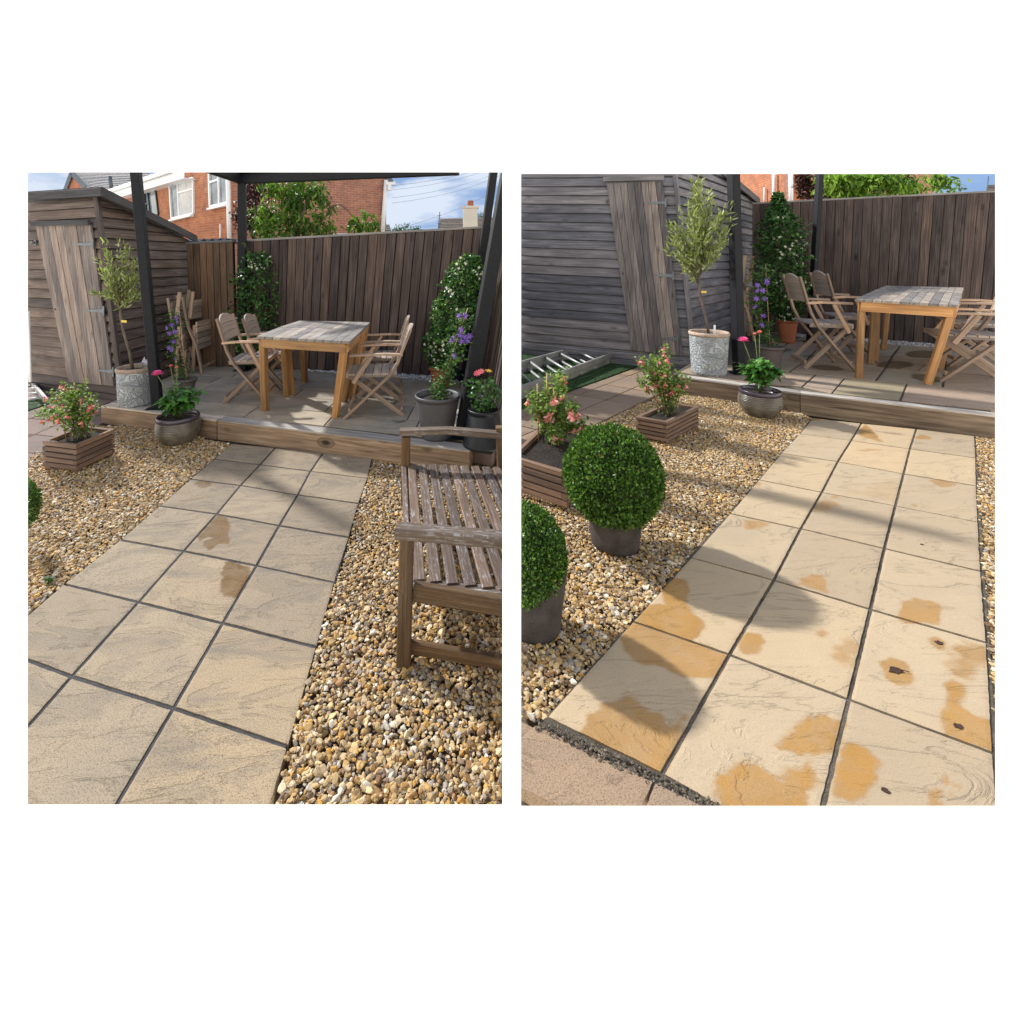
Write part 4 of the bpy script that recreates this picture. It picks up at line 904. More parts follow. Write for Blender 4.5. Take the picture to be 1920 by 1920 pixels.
def strays(g, lines, n, rad):
    pts = []
    for k in range(n):
        a, b, sgn = lines[k % len(lines)]; a, b = at(g, *a), at(g, *b); s_ = RNG.random(); p = a.lerp(b, s_); q = (b - a).normalized(); pts.append(p + Vector((-q.y, q.x, 0)) * sgn * abs(RNG.normal(0, .035)) + Vector((0, 0, rad * .35)))
    p = np.array([x[:] for x in pts]); tag(stones('stray_gravel', p, rad * RNG.uniform(.3, .95, n), pick(GRAVEL, n, .15), MT['stone'], 1), kind='stuff')
strays('L', [((698, 858), (655, 1007), 1), ((655, 1007), (595, 1213), 1), ((595, 1213), (516, 1508), 1), ((433, 832), (299, 948), -1), ((299, 948), (119, 1094), -1)], 46, .0105)
# raised patio: body, slabs, sleepers
ZP = .15
A_, B_, E_ = at('L', 190, 761, ZP), at('L', 408, 787, ZP), at('L', 880, 844.5, ZP)
fl, frt = at('L', 366, 684, ZP), at('L', 888, 706, ZP)
bk = Vector((0, .10, 0))
sheet('patio_base', [(A_.x, A_.y + .1), (B_.x, B_.y + .1), (E_.x + .4, E_.y + .05), (frt.x + .6, frt.y + .1), (fl.x, fl.y + .15)], ZP - .008, ZP + .03, 'mortarR')
quads = []; rn = []; ts = [0, .17, .36, .52, .7, .86, .97]
f0, f1, k0, k1 = A_ + bk, E_ + Vector((.35, .07, 0)), fl, frt + Vector((.45, .05, 0))
for r_ in range(len(ts) - 1):
    s = 0.0 - random.random() * .1
    while s < 1:
        w = random.choice((.13, .2, .27)); s0, s1 = max(0, s), min(1, s + w); s += w
        if s1 - s0 < .03: continue
        G_ = lambda a, b: (f0.lerp(f1, a)).lerp(k0.lerp(k1, a), b)
        quads.append(shrink([G_(s0, ts[r_]), G_(s1, ts[r_]), G_(s1, ts[r_ + 1]), G_(s0, ts[r_ + 1])], .006)); rn.append(random.random())
paving('patio', 'L', quads, .03, .02, MT['patioL'], [(ell('L', 750, 790, 14, 2, h=ZP), .01, .8, .01)], rnds=rn)
def sleeper(label, a, b, depth, h, z0, grp):
    t = thing('timber_sleeper', label, 'sleeper', a.lerp(b, .5) - Vector((0, 0, h)), 0, grp)
    d = (b - a).normalized(); back = Vector((-d.y, d.x, 0)) * depth
    mb = MB(); mb.slab([a - Vector((0, 0, h)), b - Vector((0, 0, h)), b - Vector((0, 0, .012)), a - Vector((0, 0, .012))], depth, Vector((d.y, -d.x, 0))); obj('beam', mb, MT['sleeper'], t)
    mb = MB(); e = Vector((d.y, -d.x, 0)) * .002; mb.slab([a + e, b + e, b + back, a + back], .012); obj('top_face', mb, MT['sleepertop'], t)
    return t
sleeper('shorter pale timber sleeper under the embossed pot, left end of the shaded patio step', A_, B_ - Vector((.01, 0, 0)), .11, .17, 0, None)
sleeper('long knotty timber sleeper edging the shaded grey patio above the weathered buff path', B_, E_, .11, .17, 0, None)
em = gravel('L', [(470, 674), (500, 677), (812, 702), (872, 706), (870, 716), (800, 713), (500, 690), (470, 688)], .02, .014, h=ZP, cols=[(.75, .75, .74), (.62, .62, .62), (.8, .8, .78), (.5, .5, .5)], zoff=.0, near=0.1)
emit_gravel([(p, r, c, 1) for p, r, c, s in em], 'white_pebbles', mat='pebble')
em = gravel('L', [(880, 700), (915, 712), (918, 770), (905, 845), (885, 800), (888, 740)], .018, .012, h=ZP, cols=[(.75, .75, .74), (.62, .62, .62), (.8, .8, .78), (.5, .5, .5)], zoff=.0, near=0.1)
emit_gravel([(p, r, c, 1) for p, r, c, s in em], 'white_pebbles', mat='pebble')
mb = MB(); a, b = at('L', 884, 853, .06), at('L', 925, 860, .06); mb.beam(a, b, .07, .09, (0, 1, 0), .006); tag(obj('loose_block', mb, MT['pink']), 'short pinkish stone block lying at the end of the step behind the bench', 'block')

# shed
def shed(g, label, ftop, fbot_corner, fbot_left, ctop, rbot, rtop, nb, mt, door, hinges, fas, head, sidebase, clampl, hole, latch):
    """all corners as photo measurements of the front wall (left/corner) and the side wall"""
    C0 = at(g, *fbot_corner, h=.07); L0 = at(g, *fbot_left, h=.07); CT = P(ctop[0], ctop[1], C0.y)
    s_ = (ftop[0] - PX) / F
    fp = Plane(L0, C0, CT); LT = fp.px(*ftop)
    t = thing('garden_shed', label, 'shed', Vector((C0.x, C0.y, GZ[g])), 0); n = fp.n
    mb = MB(); ext = (L0 - C0).normalized() * .6
    shiplap(mb, L0 + ext, C0, LT + ext, CT, nb, .016, n); obj('front_wall', mb, MT[mt], t)
    R0 = rbot; RT = rtop; sp = Plane(C0, R0, CT); m = sp.n
    if m.x < 0 and g == 'L': pass
    mb = MB(); CT2 = CT
    hN = nb
    # horizontal boards on the side wall, cut by the falling roof line
    for k in range(hN):
        z0 = C0.z + (CT.z - C0.z) * k / hN; z1 = C0.z + (CT.z - C0.z) * (k + 1) / hN
        def SP(s, z):   # s along the wall, z height, following the lean of the corner
            lc = (z - C0.z) / (CT.z - C0.z); lr = (z - R0.z) / (RT.z - R0.z); a = C0.lerp(CT, lc); b = R0.lerp(RT, lr); p = a.lerp(b, s); p.z = z; return p
        def smax(z):
            if z <= RT.z: return 1.0
            return max(0.0, (CT.z - z) / (CT.z - RT.z))
        e0, e1 = smax(z0), smax(z1)
        if e0 <= .01: continue
        zg = z0 + .1 * (z1 - z0); zm = z0 + .62 * (z1 - z0); eg, em_ = smax(zg), smax(zm); r = random.random(); u0 = random.random() * 30
        mb.slab([SP(0, zg) + m * .030, SP(eg, zg) + m * .030, SP(max(em_, .002), zm) + m * .027, SP(0, zm) + m * .027], .02, None, r, u0)
        mb.slab([SP(0, zm) + m * .027, SP(max(em_, .002), zm) + m * .027, SP(max(e1, .001), z1) + m * .004, SP(0, z1) + m * .004], .004, None, r, u0, .07)
        mb.slab([SP(0, z0) - m * .004, SP(e0, z0) - m * .004, SP(max(e1, .001), z1) - m * .004, SP(0, z1) - m * .004], .01, None, 0.)  # same darkest-tone sheet behind the side boards, gap shadow put into colour
    obj('side_wall', mb, MT[mt], t)
    mb = MB(); mb.beam(C0 + n * .026 + m * .016, CT + n * .026 + m * .016, .045, .045, m); obj('corner_trim', mb, MT[mt], t); mb = MB(); mb.beam(R0 + m * .034, RT + m * .034, .04, .03, (RT - CT)); obj('corner_trim', mb, MT[mt], t)
    up = Vector((0, 0, 1))
    # roof sheet and edge boards
    e = (CT - LT).normalized(); CF = fp.px(*fas[0], off=.10); LF = fp.px(*fas[1], off=.10); LF2 = LF + (LF - CF).normalized() * .6
    RF = RT + (RT - CT).normalized() * .05 + m * .09; RFp = Plane(CF, RF, CF + up)
    fh = fas[2]
    RF = RFp.px(*fas[3]) if fas[3] else RF
    mb = MB(); mb.beam(LF2 - up * fh / 2, CF - up * fh / 2, .025, fh, n); mb.beam(CF - up * fh / 2, RF - up * fh / 2, .025, fh, m); obj('edge_board', mb, MT['fascia'], t)
    mb = MB(); back = (RF - CF); mb.slab([LF2 + up * .012, CF + up * .012, RF + up * .012, LF2 + back + up * .012], .02, up); obj('roof', mb, MT['fascia'], t)
    mb = MB(); ba = L0 + ext + n * .01 - up * .045; bb = C0 + n * .01 - up * .045; mb.beam(ba, bb, .03, .09, n); mb.beam(bb, R0 - up * .045, .03, .09, m)
    obj('floor_frame', mb, MT[mt], t)
    # door
    dq = [fp.px(*p, off=.052) for p in door]      # bottom-left, bottom-right, top-right, top-left
    d = MB(); nb_ = 8
    for k in range(nb_):
        a, b = k / nb_, (k + 1) / nb_ - .008; o = n * random.uniform(-.002, .003)
        d.slab([dq[0].lerp(dq[1], a) + o, dq[0].lerp(dq[1], b) + o, dq[3].lerp(dq[2], b) + o, dq[3].lerp(dq[2], a) + o], .02); q_ = len(d.uv); d.uv[q_ - 24:] = [(v_, u_) for u_, v_ in d.uv[q_ - 24:]]
    dr = obj('door', d, MT['doorL' if g == 'L' else 'doorR'], t)
    for hx in hinges:
        a, b = fp.px(*hx[0], off=.060), fp.px(*hx[1], off=.060); mb = MB(); mb.beam(b, a, .045, .006, up, .001, w1=.014); mb.beam(b - up * .05, b + up * .05, .022, .010, (b - a)); obj('hinge', mb, MT['iron'], dr)
    a = fp.px(*hole, off=.055); mb = MB(); mb.tube([a, a + n * .003], .012, 10); obj('lock_hole', mb, MT['blackpot'], dr)
    a = fp.px(*latch, off=.03); mb = MB(); mb.beam(a - up * .03, a + up * .03, .03, .02, e); mb.tube([a, a + n * .05], .012, 8); obj('latch', mb, MT['iron'], t)
    mb = MB(); mb.beam(fp.px(*head[0], off=.075), fp.px(*head[1], off=.075), .03, .055, n); obj('head_board', mb, MT['fascia' if g == 'L' else mt], t)
    for px in sidebase: a = fp.px(px, door[0][1] + 16); mb = MB(); a.z = GZ[g]; mb.beam(a - n * .05, a - n * .05 + up * .075, .09, .09); obj('bearer', mb, MT['planter'], t)
    return t
shed('L', 'brown weathered clapboard shed with its plank door and pent roof behind the embossed olive pot', (52, 381), (231, 741), (52, 714), (183, 370),
     at('L', 366, 686, .07), P(356, 453, at('L', 366, 686, .07).y), 19, 'shedL', [(129, 716), (214, 724), (170, 421), (66, 423)],
     [((138, 458), (174, 458)), ((160, 582), (194, 583)), ((182, 694), (212, 697))], [(191, 352), (40, 362), .085, (369, 443)], [(60, 419), (167, 417)], (70, 150, 215), None, (103, 580), (67, 455))

# fences
a = at('L', 366, 686, ZP); b = at('L', 884, 708, ZP); b = at('L', 890, 708, ZP)
m_ = a.lerp(b, (452 - 366) / 524.)
def ztop(px, py, Y): return HC - (py - YH) / F * Y - ZP
board_fence('dark board fence with a pale capping rail behind the dining table of the shaded patio', m_, b, ztop(452, 454, m_.y), ztop(925, 427, b.y), 'fence', .105, (0.0, 0, 0), 'cap', None, (36 / F * b.y, 0, 0))
board_fence('narrow warm brown fence panel between the brown shed and the black corner post', a + Vector((-.07, .02, 0)), m_, ztop(362, 458, a.y), ztop(452, 454, m_.y), 'fence2', .09, (-.05, 0, 0), 'cap')
c2 = at('L', 935, 850, ZP) + Vector((.1, 0, 0))
board_fence('dark side fence running towards the viewer behind the two black pots', b + Vector((.05, 0, 0)), c2, ztop(925, 427, b.y), ztop(925, 427, b.y) - .02, 'fence', .105, (36 / F * b.y, 0, 0), 'cap', None, (.42, 0, 0))

# pergola
pb = [at('L', 296, 765, ZP), P(322, 1, 5), at('L', 455, 694, ZP), at('L', 872, 712, ZP), at('L', 866, 818, ZP)]
hz = 2.42
def ptop(px, py, Y): return P(px, py, Y)
def upto(base, top, z): t_ = (z - base.z) / (top.z - base.z); return base.lerp(top, t_)
p1t = upto(pb[0], P(255, 323, pb[0].y), 2.6); p2t = upto(pb[2], P(454, 345, pb[2].y), 2.55); p3t = upto(pb[3], P(925, 323, pb[3].y), 2.55); p4t = upto(pb[4], P(953, 323, pb[4].y), 2.55)
G1 = 'charcoal posts of the pergola over the shaded patio'
pergola_post('pergola_post', 'charcoal metal post between the olive pot and the pink dahlia, nearest the brown shed', 'L', pb[0], p1t, .076, grp=G1)
pergola_post('pergola_post', 'charcoal metal post behind the flowering jasmine, holding the corner of the dark canopy', 'L', pb[2], p2t, .088, grp=G1)
pergola_post('pergola_post', 'charcoal metal post behind the tall jasmine in the terracotta pot, by the fence corner', 'L', pb[3], p3t, .085, grp=G1)
pergola_post('pergola_post', 'wide leaning charcoal post between the grey pot and the black flower pot', 'L', pb[4], p4t, .10, grp=G1)
t = thing('pergola_roof', 'black pergola canopy at the top edge above the dining table', 'canopy', p2t)
mb = MB(); w_ = P(454, 336, pb[2].y); e_ = P(860, 318.5, pb[3].y); mb.beam(w_ + Vector((-.04, 0, 0)), e_, .09, .115, (0, 1, 0)); obj('beam', mb, MT['post'], t)
mb = MB(); w2 = P(330, 292, 5.0); mb.beam(w_ + Vector((0, 0, .0)), w2, .09, .115, (1, 0, 0)); obj('beam', mb, MT['post'], t)
mb = MB(); mb.slab([w2 + Vector((0, 0, .05)), P(860, 288, 5.0), e_ + Vector((0, 0, .05)), w_ + Vector((0, 0, .05))], .03, (0, 0, -1)); obj('canopy', mb, MT['post'], t)

# furniture
src = build_chair('folding wooden armchair at the near left side of the table on the shaded patio', .93, .86, at('L', 458, 752, ZP), math.radians(-82), 'folding armchairs at the tables')
src.location = (at('L', 452, 757, ZP) + Vector((0, .23, 0)))
GC = 'folding armchairs at the tables'
def putchair(label, nearside, facing, sc, fy, hs=1.0):
    """nearside: ground point midway between the feet on the side towards the viewer"""
    rz = math.radians(facing); back = Vector((math.sin(rz), math.cos(rz), 0)) * 0
    off = Vector((0, .245 * sc, 0)); return place_copy(src, label, nearside + off, rz, sc, fy, GC, hs)
src.scale = (.93, .93 * .80, .90); 
putchair('folding wooden armchair behind the near left one, its back against the jasmine', at('L', 495, 733, ZP), -82, .86, .84, .98)
putchair('folding wooden armchair at the near right side of the shaded table, facing left', at('L', 697, 783, ZP), 97, .93, .98, .90)
putchair('folding wooden armchair half hidden behind the near right chair by the dark fence', at('L', 712, 742, ZP), 97, .90, .84, .93)
folded_chair('folded wooden armchair leaning on the brown shed, left one of the folded pair', at('L', 343, 697, ZP), math.radians(108), .93, .10, 'folded armchairs stored at the shed')
folded_chair('folded wooden armchair leaning in the fence corner, right one of the folded pair', at('L', 374, 692, ZP) + Vector((.05, 0, 0)), math.radians(92), .93, .13, 'folded armchairs stored at the shed')
ft = [at('L', 497, 769, ZP), at('L', 629, 781, ZP), at('L', 645, 752, ZP), at('L', 539, 742, ZP)]
TL = [P(481, 630.5, 4.08), P(656, 640, 3.84), P(680, 618, 4.45), P(524, 613, 4.72)]
table('nearer half of the grey topped wooden table on the shaded patio', TL, ft, slats=11, legw=.055, grp=None)
ft2 = [at('L', 545, 739, ZP), at('L', 652, 746, ZP), at('L', 664, 738, ZP), at('L', 571, 715, ZP)]
TB = [P(524.5, 612.5, 4.74), P(680.5, 617.5, 4.47), P(694, 604, 5.0), P(562, 601, 5.2)]
table('farther half of the grey topped wooden table, towards the dark fence', TB, ft2, slats=11, legw=.062)

# bench (runs away from the viewer, seat facing the path)
bn = thing('garden_bench', 'slatted wooden garden bench with flaking whitish finish on the gravel beside the path', 'bench', at('L', 757, 1245))
sz = .25
def sp(x, y, h): return at('L', x, y, h)
farx = [490 + .2396 * z for z in (1115, 1178, 1258, 1343, 1423, 1508, 1588, 1672, 1758, 1840, 1925)]
neax = [490 + .2396 * z for z in (1130, 1237, 1367, 1500, 1640, 1778, 1915, 2050, 2185, 2320, 2450)]
mb = MB()
for k, (fx, nx) in enumerate(zip(farx, neax)):
    f_ = sp(fx, 868 + k * .8, sz); n_ = sp(nx, 1082 + k * 3.6, sz)
    if k == 0: n_ = sp(763, 1000, sz)
    mb.beam(n_ - Vector((0, 0, .01)), f_ - Vector((0, 0, .01)), .048 if k else .03, .02, (1, 0, 0), .004)
obj('seat', mb, MT['bench'], bn)
for yy in (1100, 990, 880):
    a, b = sp(772, yy, sz - .022), sp(960 + (1100 - yy) * -.05, yy + 20, sz - .022); mb = MB(); mb.beam(a, b + Vector((.12, 0, 0)), .05, .03, (0, 1, 0)); obj('cross_rail', mb, MT['bench'], bn)
n0 = at('L', 757, 1243); f0_ = at('L', 757, 950) ; lt = P(762, 1008, n0.y + .02)
fF = sp(757, 870, sz); fb = Vector((fF.x + .012, fF.y, 0)); 
def leg(a, b, w, nm='leg'): mb = MB(); mb.beam(a, b, w, w, (1, 0, 0), .004); obj(nm, mb, MT['benchleg'], bn)
leg(n0, P(763, 1006, n0.y + .03), .052); leg(fb, P(761, 818, fF.y), .052)
nb2 = Vector((n0.x + .62, n0.y - .08, 0)); leg(nb2, nb2 + Vector((.03, .0, .75)), .052); fb2 = Vector((fb.x + .60, fb.y - .02, 0)); leg(fb2, P(938, 800, fb2.y), .055)
mb = MB(); mb.beam(P(776, 1108, n0.y + .03), P(1000, 1146, n0.y - .02), .03, .066, (0, 1, 0)); obj('end_rail', mb, MT['benchleg'], bn)
mb = MB(); mb.beam(sp(763, 990, sz - .045), sp(757, 868, sz - .045), .03, .06, (1, 0, 0)); mb.beam(sp(760, 1090, sz - .045), sp(763, 990, sz - .045), .03, .06, (1, 0, 0)); obj('front_rail', mb, MT['benchleg'], bn)
mb = MB(); mb.beam(P(770, 1212, n0.y + .02), P(1000, 1252, n0.y - .03), .026, .045, (0, 1, 0)); obj('stretcher', mb, MT['benchleg'], bn)
mb = MB(); mb.beam(P(743, 995, 1.80), P(960, 1013, 1.77), .062, .042, (0, 1, 0), .006); obj('armrest', mb, MT['benchrail'], bn)
mb = MB(); mb.bent([P(750, 810, 2.95), P(840, 807, 2.95), P(960, 817, 2.92)], .06, .035, (0, 1, 0)); obj('armrest', mb, MT['benchrail'], bn)
mb = MB(); mb.beam(nb2 + Vector((.03, 0, .72)), fb2 + Vector((.03, 0, .72)), .04, .07, (1, 0, 0)); obj('back_rail', mb, MT['bench'], bn)

# ladder end, white pole
CUR = 'L'
def ladder(g, label, a0, a1, b0, b1, nr, hgt, grp=None, two=True, mat='alu_dull'):
    """rails a0->a1 and b0->b1 lying on the ground, rungs between; two sections stacked"""
    t = thing('aluminium_ladder', label, 'ladder', a0, 0, grp); up = Vector((0, 0, 1))
    for lay in range(2 if two else 1):
        z = up * (.035 + lay * hgt); ins = .03 * (1 - lay)
        for p, q in ((a0, a1), (b0, b1)):
            c = (a0 + b0) / 2 if p is a0 else (a0 + b0) / 2
            mb = MB(); d = ((b0 - a0) if p is a0 else (a0 - b0)).normalized() * ins; mb.beam(p + z + d, q + z + d, .028, .065, (b0 - a0), .003); obj('rail', mb, MT[mat], t)
        for k in range(nr):
            s = (k + .5 + .15 * lay) / nr
            if s > .98: continue
            mb = MB(); mb.tube([a0.lerp(a1, s) + z, b0.lerp(b1, s) + z], .015, 8); obj('rung', mb, MT['alu'], t)
    return t
ladder('L', 'end of an aluminium ladder lying beside the brown shed at the left edge', at('L', 30, 760), at('L', 30, 715), at('L', 92, 757) - Vector((.0, 0, 0)), at('L', 58, 716), 5, .06, two=False)
mb = MB(); mb.tube([P(57, 716, 5.3), P(52.5, 585, 5.3)], .016, 10); o = obj('pole', mb, MT['white']); tag(o, 'thin white pole standing upright against the brown shed at the left edge', 'pole')

# pots and plants
GP = 'pots and planters of the left garden'
c = at('L', 255, 757, ZP); pot('embossed_pot', 'pale blue embossed cylinder pot with a terracotta rim on the step beside the brown shed', c, .145, .158, .33, 'emboss', rimmat='terrarim', rim=.004)
bse = c + Vector((-.03, 0, .32)); olive('small sparse olive tree in the pale embossed pot before the brown shed', bse, P(226, 522, c.y), (.25, .2, .40), None, n=1250, ll=.06)
mb = MB(); cc = c + Vector((.07, .05, .34)); bm_pts = [(cc + Vector((RNG.normal(0, .045), RNG.normal(0, .02), abs(RNG.normal(0, .04)) + .01))) for _ in range(14)]
for a_, b_, c_ in zip(bm_pts, bm_pts[1:], bm_pts[2:]): mb.v += [a_, b_, c_]; k = len(mb.v); mb.face((k - 3, k - 2, k - 1), [(0, 0)] * 3, .5)
tag(obj('plastic_bag', mb, MT['bag']), 'crumpled clear plastic bag standing behind the rim of the embossed pot', 'bag')
c = at('L', 334, 826); pot('ribbed_pot', 'glossy bronze ribbed bowl pot with a pink dahlia on the gravel before the step', c, .11, .155, .19, 'bowl', bulge=.035, ribs=14, rimmat='rimglaze', rim=.006)
cb = c + Vector((0, 0, .18)); pk = (.80, .14, .42)
dahlia('leafy dahlia with one open pink flower in the bronze ribbed pot near the brown shed', cb, .17, .25, n=300, ll=.085, flowers=[(P(295, 703, c.y + .05), pk, .055), (P(320, 687, c.y + .05), (.8, .2, .22), .022), (P(331, 690, c.y + .02), (.8, .3, .25), .02)])
c = at('L', 350, 742, ZP); pot('round_pot', 'small brown plastic pot with clematis behind the dahlia, beside the folded chairs', c, .06, .085, .15, 'brownpot')
clematis('purple clematis climbing a cane in front of the folded chairs', c + Vector((0, 0, .14)), [P(337, 690, c.y), P(322, 650, c.y), P(326, 610, c.y), P(330, 590, c.y)], .04, n=420, ll=.038,
         fl=[P(*q, c.y - .06) for q in ((313, 615), (322, 610), (331, 596), (328, 622), (318, 625), (326, 640), (317, 652), (322, 656), (328, 672), (333, 604))], fs=.027)
c = at('L', 486, 692, ZP); jasmine('bushy star jasmine with white blossoms behind the left chairs against the dark fence', c, [(.05, .10), (.35, .24), (.7, .28), (1.1, .27), (1.45, .12)], n=3400, nf=190, ll=.052, fl=.017)
c = at('L', 826, 727, ZP); pot('terracotta_pot', 'terracotta pot with the tall jasmine beside the grey pot', c, .08, .115, .2, 'terracotta')
jasmine('tall leaning star jasmine with white blossoms in the terracotta pot by the fence corner', c + Vector((0, 0, .19)), [(.0, .10), (.25, .22), (.45, .24), (.75, .22), (1.05, .18), (1.22, .06)], n=3000, nf=170, ll=.055, fl=.019, lean=(.32, 0),
        cols=[(.03, .085, .02), (.05, .12, .03), (.02, .055, .015), (.10, .20, .04), (.04, .1, .02)])
mb = MB(); c = at('L', 860, 712, ZP); pot('round_pot', 'small black pot on the patio behind the leaning post', c + Vector((-.02, .03, 0)), .06, .075, .1, 'blackpot')
c = at('L', 820, 818, ZP); pot('tapered_pot', 'grey tapered plastic pot with a young clematis, behind the bench', c, .118, .168, .30, 'greypot', rim=.006)
clematis('young clematis with violet flowers tied to a cane in the grey tapered pot', c + Vector((0, 0, .29)), [P(826, 725, c.y), P(838, 700, c.y), P(852, 660, c.y), P(862, 620, c.y), P(870, 592, c.y)], .035, n=620, ll=.038,
         fl=[P(*q, c.y - .05) for q in ((862, 628), (850, 635), (865, 640), (876, 640), (870, 632), (852, 668), (846, 640), (864, 618), (880, 630), (873, 592), (861, 592))], fs=.028)
c = at('L', 907, 833, ZP); pot('tapered_pot', 'shiny black pot with a pink and yellow flowering plant at the end of the step', c, .155, .115, .24, 'blackpot', rim=.004)
t_ = c + Vector((0, 0, .23))
jasmine('feathery green plant with one pink and one yellow flower in the black pot', t_, [(.0, .03), (.08, .08), (.16, .11), (.25, .09)], n=420, nf=0, ll=.04, name='flowering_plant', cat='plant', cols=[(.05, .12, .03), (.08, .17, .05), (.03, .08, .02)])
fp_ = [o for o in bpy.data.objects if o.name.startswith('flowering_plant')][-1]
for (x, y), col in (((895, 700), (.8, .16, .2)), ((902, 697), (.8, .2, .22)), ((916, 696), (.85, .5, .06))):
    star_flowers('flower', np.array([P(x, y, t_.y)]), np.array([[0, -.5, 1.0]]), .032, [col], MT['petal'], fp_, petals=9, wfac=.4, jit=.2)
t, sc_ = planter('square log-built wooden planter on the gravel with the small fuchsia beside the pink paving', at('L', 143, 888), at('L', 80, 879), at('L', 215, 853), .205)
fuchsia('spindly fuchsia with hanging pink flowers and canes in the lone planter near the brown shed', sc_, P(128, 762, sc_.y), (.23, .17, .20), n=1300, nf=34, ll=.032, fs=.021)
bb = at('L', 5, 1040); box_ball('clipped box ball just entering the picture at the left edge', P(4, 955, bb.y), .150, bb + Vector((0, 0, .15)), n=7000)
mb = MB(); t = thing('weed', 'tiny green weed sprouting in the gravel beside the weathered path', 'weed', at('L', 92, 1089)); k = RNG.uniform(0, 6.28, 24); leaves('foliage', np.tile(np.array(at('L', 92, 1089, .01)), (24, 1)) + RNG.normal(0, .007, (24, 3)), np.stack([np.cos(k), np.sin(k), np.full(24, .5)], 1), np.tile(UP, (24, 1)), .022, .01, pick([(.06, .13, .03)], 24), MT['leaf'], t)

# beyond the fence
hs_ = thing('brick_house', 'orange brick house with white windows and gutter beyond the brown shed and fence', 'house', P(433, 600, 14))
n_, f_ = P(434, 490, 14), P(190, 490, 22.3); pa = Plane(n_, f_, n_ + Vector((0, 0, 1)))
mb = MB(); za, zb = -1.4, 3.4
mb.slab([Vector((f_.x, f_.y, 0)), Vector((n_.x, n_.y, 0)), Vector((n_.x, n_.y, 4.75)), Vector((f_.x, f_.y, 4.75))], .25); obj('wall', mb, MT['brickA'], hs_)
d_ = P(724, 490, 17); pb_ = Plane(n_, d_, n_ + Vector((0, 0, 1))); m1 = pb_.px(700, 490)
mb = MB(); mb.slab([Vector((n_.x, n_.y, 0)), Vector((m1.x, m1.y, 0)), Vector((m1.x, m1.y, 6.5)), Vector((n_.x, n_.y, 6.5))], .25)
tt = pb_.px(726, 336); mb.slab([Vector((m1.x, m1.y, 0)), Vector((d_.x, d_.y, 0)), Vector((d_.x, d_.y, tt.z)), pb_.px(700, 292)], .25); obj('gable_wall', mb, MT['brickB'], hs_)
q = [pa.px(200, 365, off=.35), pa.px(345, 318, off=.35)]; mb = MB(); mb.beam(q[0] - Vector((0, 0, .1)), q[1] - Vector((0, 0, .1)), .03, .36, pa.n); mb.slab([q[0] - Vector((0, 0, .28)), q[1] - Vector((0, 0, .28)), q[1] - pa.n * .4 - Vector((0, 0, .28)), q[0] - pa.n * .4 - Vector((0, 0, .28))], .03, (0, 0, -1)); rf = obj('fascia', mb, MT['white'], hs_)
mb = MB(); mb.tube([q[0] + pa.n * .08 + Vector((0, 0, .07)), q[1] + pa.n * .08 + Vector((0, 0, .07))], .075, 10); obj('gutter', mb, MT['white'], hs_)
window(hs_, pa, (318, 347), (362, 334), (363, 400), (322, 410), mull=(.36,), trans=((.36, 1, .70),), cur=True, fr=.075)
window(hs_, pa, (392, 325), (427, 312), (428, 380), (394, 388), mull=(.52,), trans=((0, .52, .72),), fr=.075)
window(hs_, pa, (271, 358), (291, 351), (297, 402), (276, 408), mull=(.3,), trans=((0, .3, .5),), glass='glass', frame='blackpot', fr=.06, sill=False)
mb = MB(); mb.tube([pa.px(427, 318, off=.12), pa.px(430, 455, off=.12)], .06, 10); obj('downpipe', mb, MT['white'], hs_)
mb = MB(); mb.tube([pa.px(413, 420, off=.08), pa.px(413, 455, off=.08)], .025, 8); obj('vent_pipe', mb, MT['white'], hs_)
window(hs_, pb_, (553, 340), (567, 338), (567, 368), (553, 370), fr=.05, sill=False)
mb = MB(); mb.tube([pb_.px(724, 338, off=.1), pb_.px(716, 455, off=.1)], .075, 10); obj('downpipe', mb, MT['white'], hs_)
mb = MB(); a_ = pb_.px(724, 344, off=.15); mb.beam(a_, a_ + Vector((.32, .0, 0)), .1, .1, (0, 1, 0)); mb.beam(a_ + Vector((.12, 0, -.05)), a_ + Vector((.12, 0, -.25)), .12, .12); obj('gutter', mb, MT['white'], hs_)
mb = MB(); mb.beam(pb_.px(706, 308, off=.12), pb_.px(735, 342, off=.12), .05, .16, pb_.n); obj('barge_board', mb, MT['lead'], hs_)
h2 = thing('tiled_roof_house', 'farther house with a grey tiled roof and small brick gable above the brown shed', 'house', P(140, 600, 27))
pg = Plane(P(120, 490, 27), P(165, 490, 26), P(120, 300, 27)); 
mb = MB(); mb.slab([pg.px(121, 380), pg.px(161, 380), pg.px(157, 350), pg.px(134, 325)], .2); obj('gable_wall', mb, MT['brickA'], h2)
mb = MB(); r0, r1, r2, r3 = P(160, 352, 25.7), P(262, 372, 24), P(280, 322, 29), P(133, 322.5, 29)
for k in range(12):
    a, b = k / 12, (k + 1) / 12 + .01; u_ = Vector((0, -.0, .035)); mb.slab([r0.lerp(r3, a) + u_, r1.lerp(r2, a) + u_, r1.lerp(r2, b), r0.lerp(r3, b)], .05)
obj('roof', mb, MT['tile'], h2)
mb = MB(); mb.beam(pg.px(120, 362, off=.1), pg.px(134, 323, off=.1), .05, .3, pg.n); mb.beam(pg.px(134, 323, off=.1), pg.px(160, 352, off=.1), .05, .3, pg.n); obj('barge_board', mb, MT['lead'], h2)
mb = MB(); mb.tube([P(209, 356, 24.5), P(206, 331, 24.5)], .09, 10); obj('flue', mb, MT['lead'], h2)
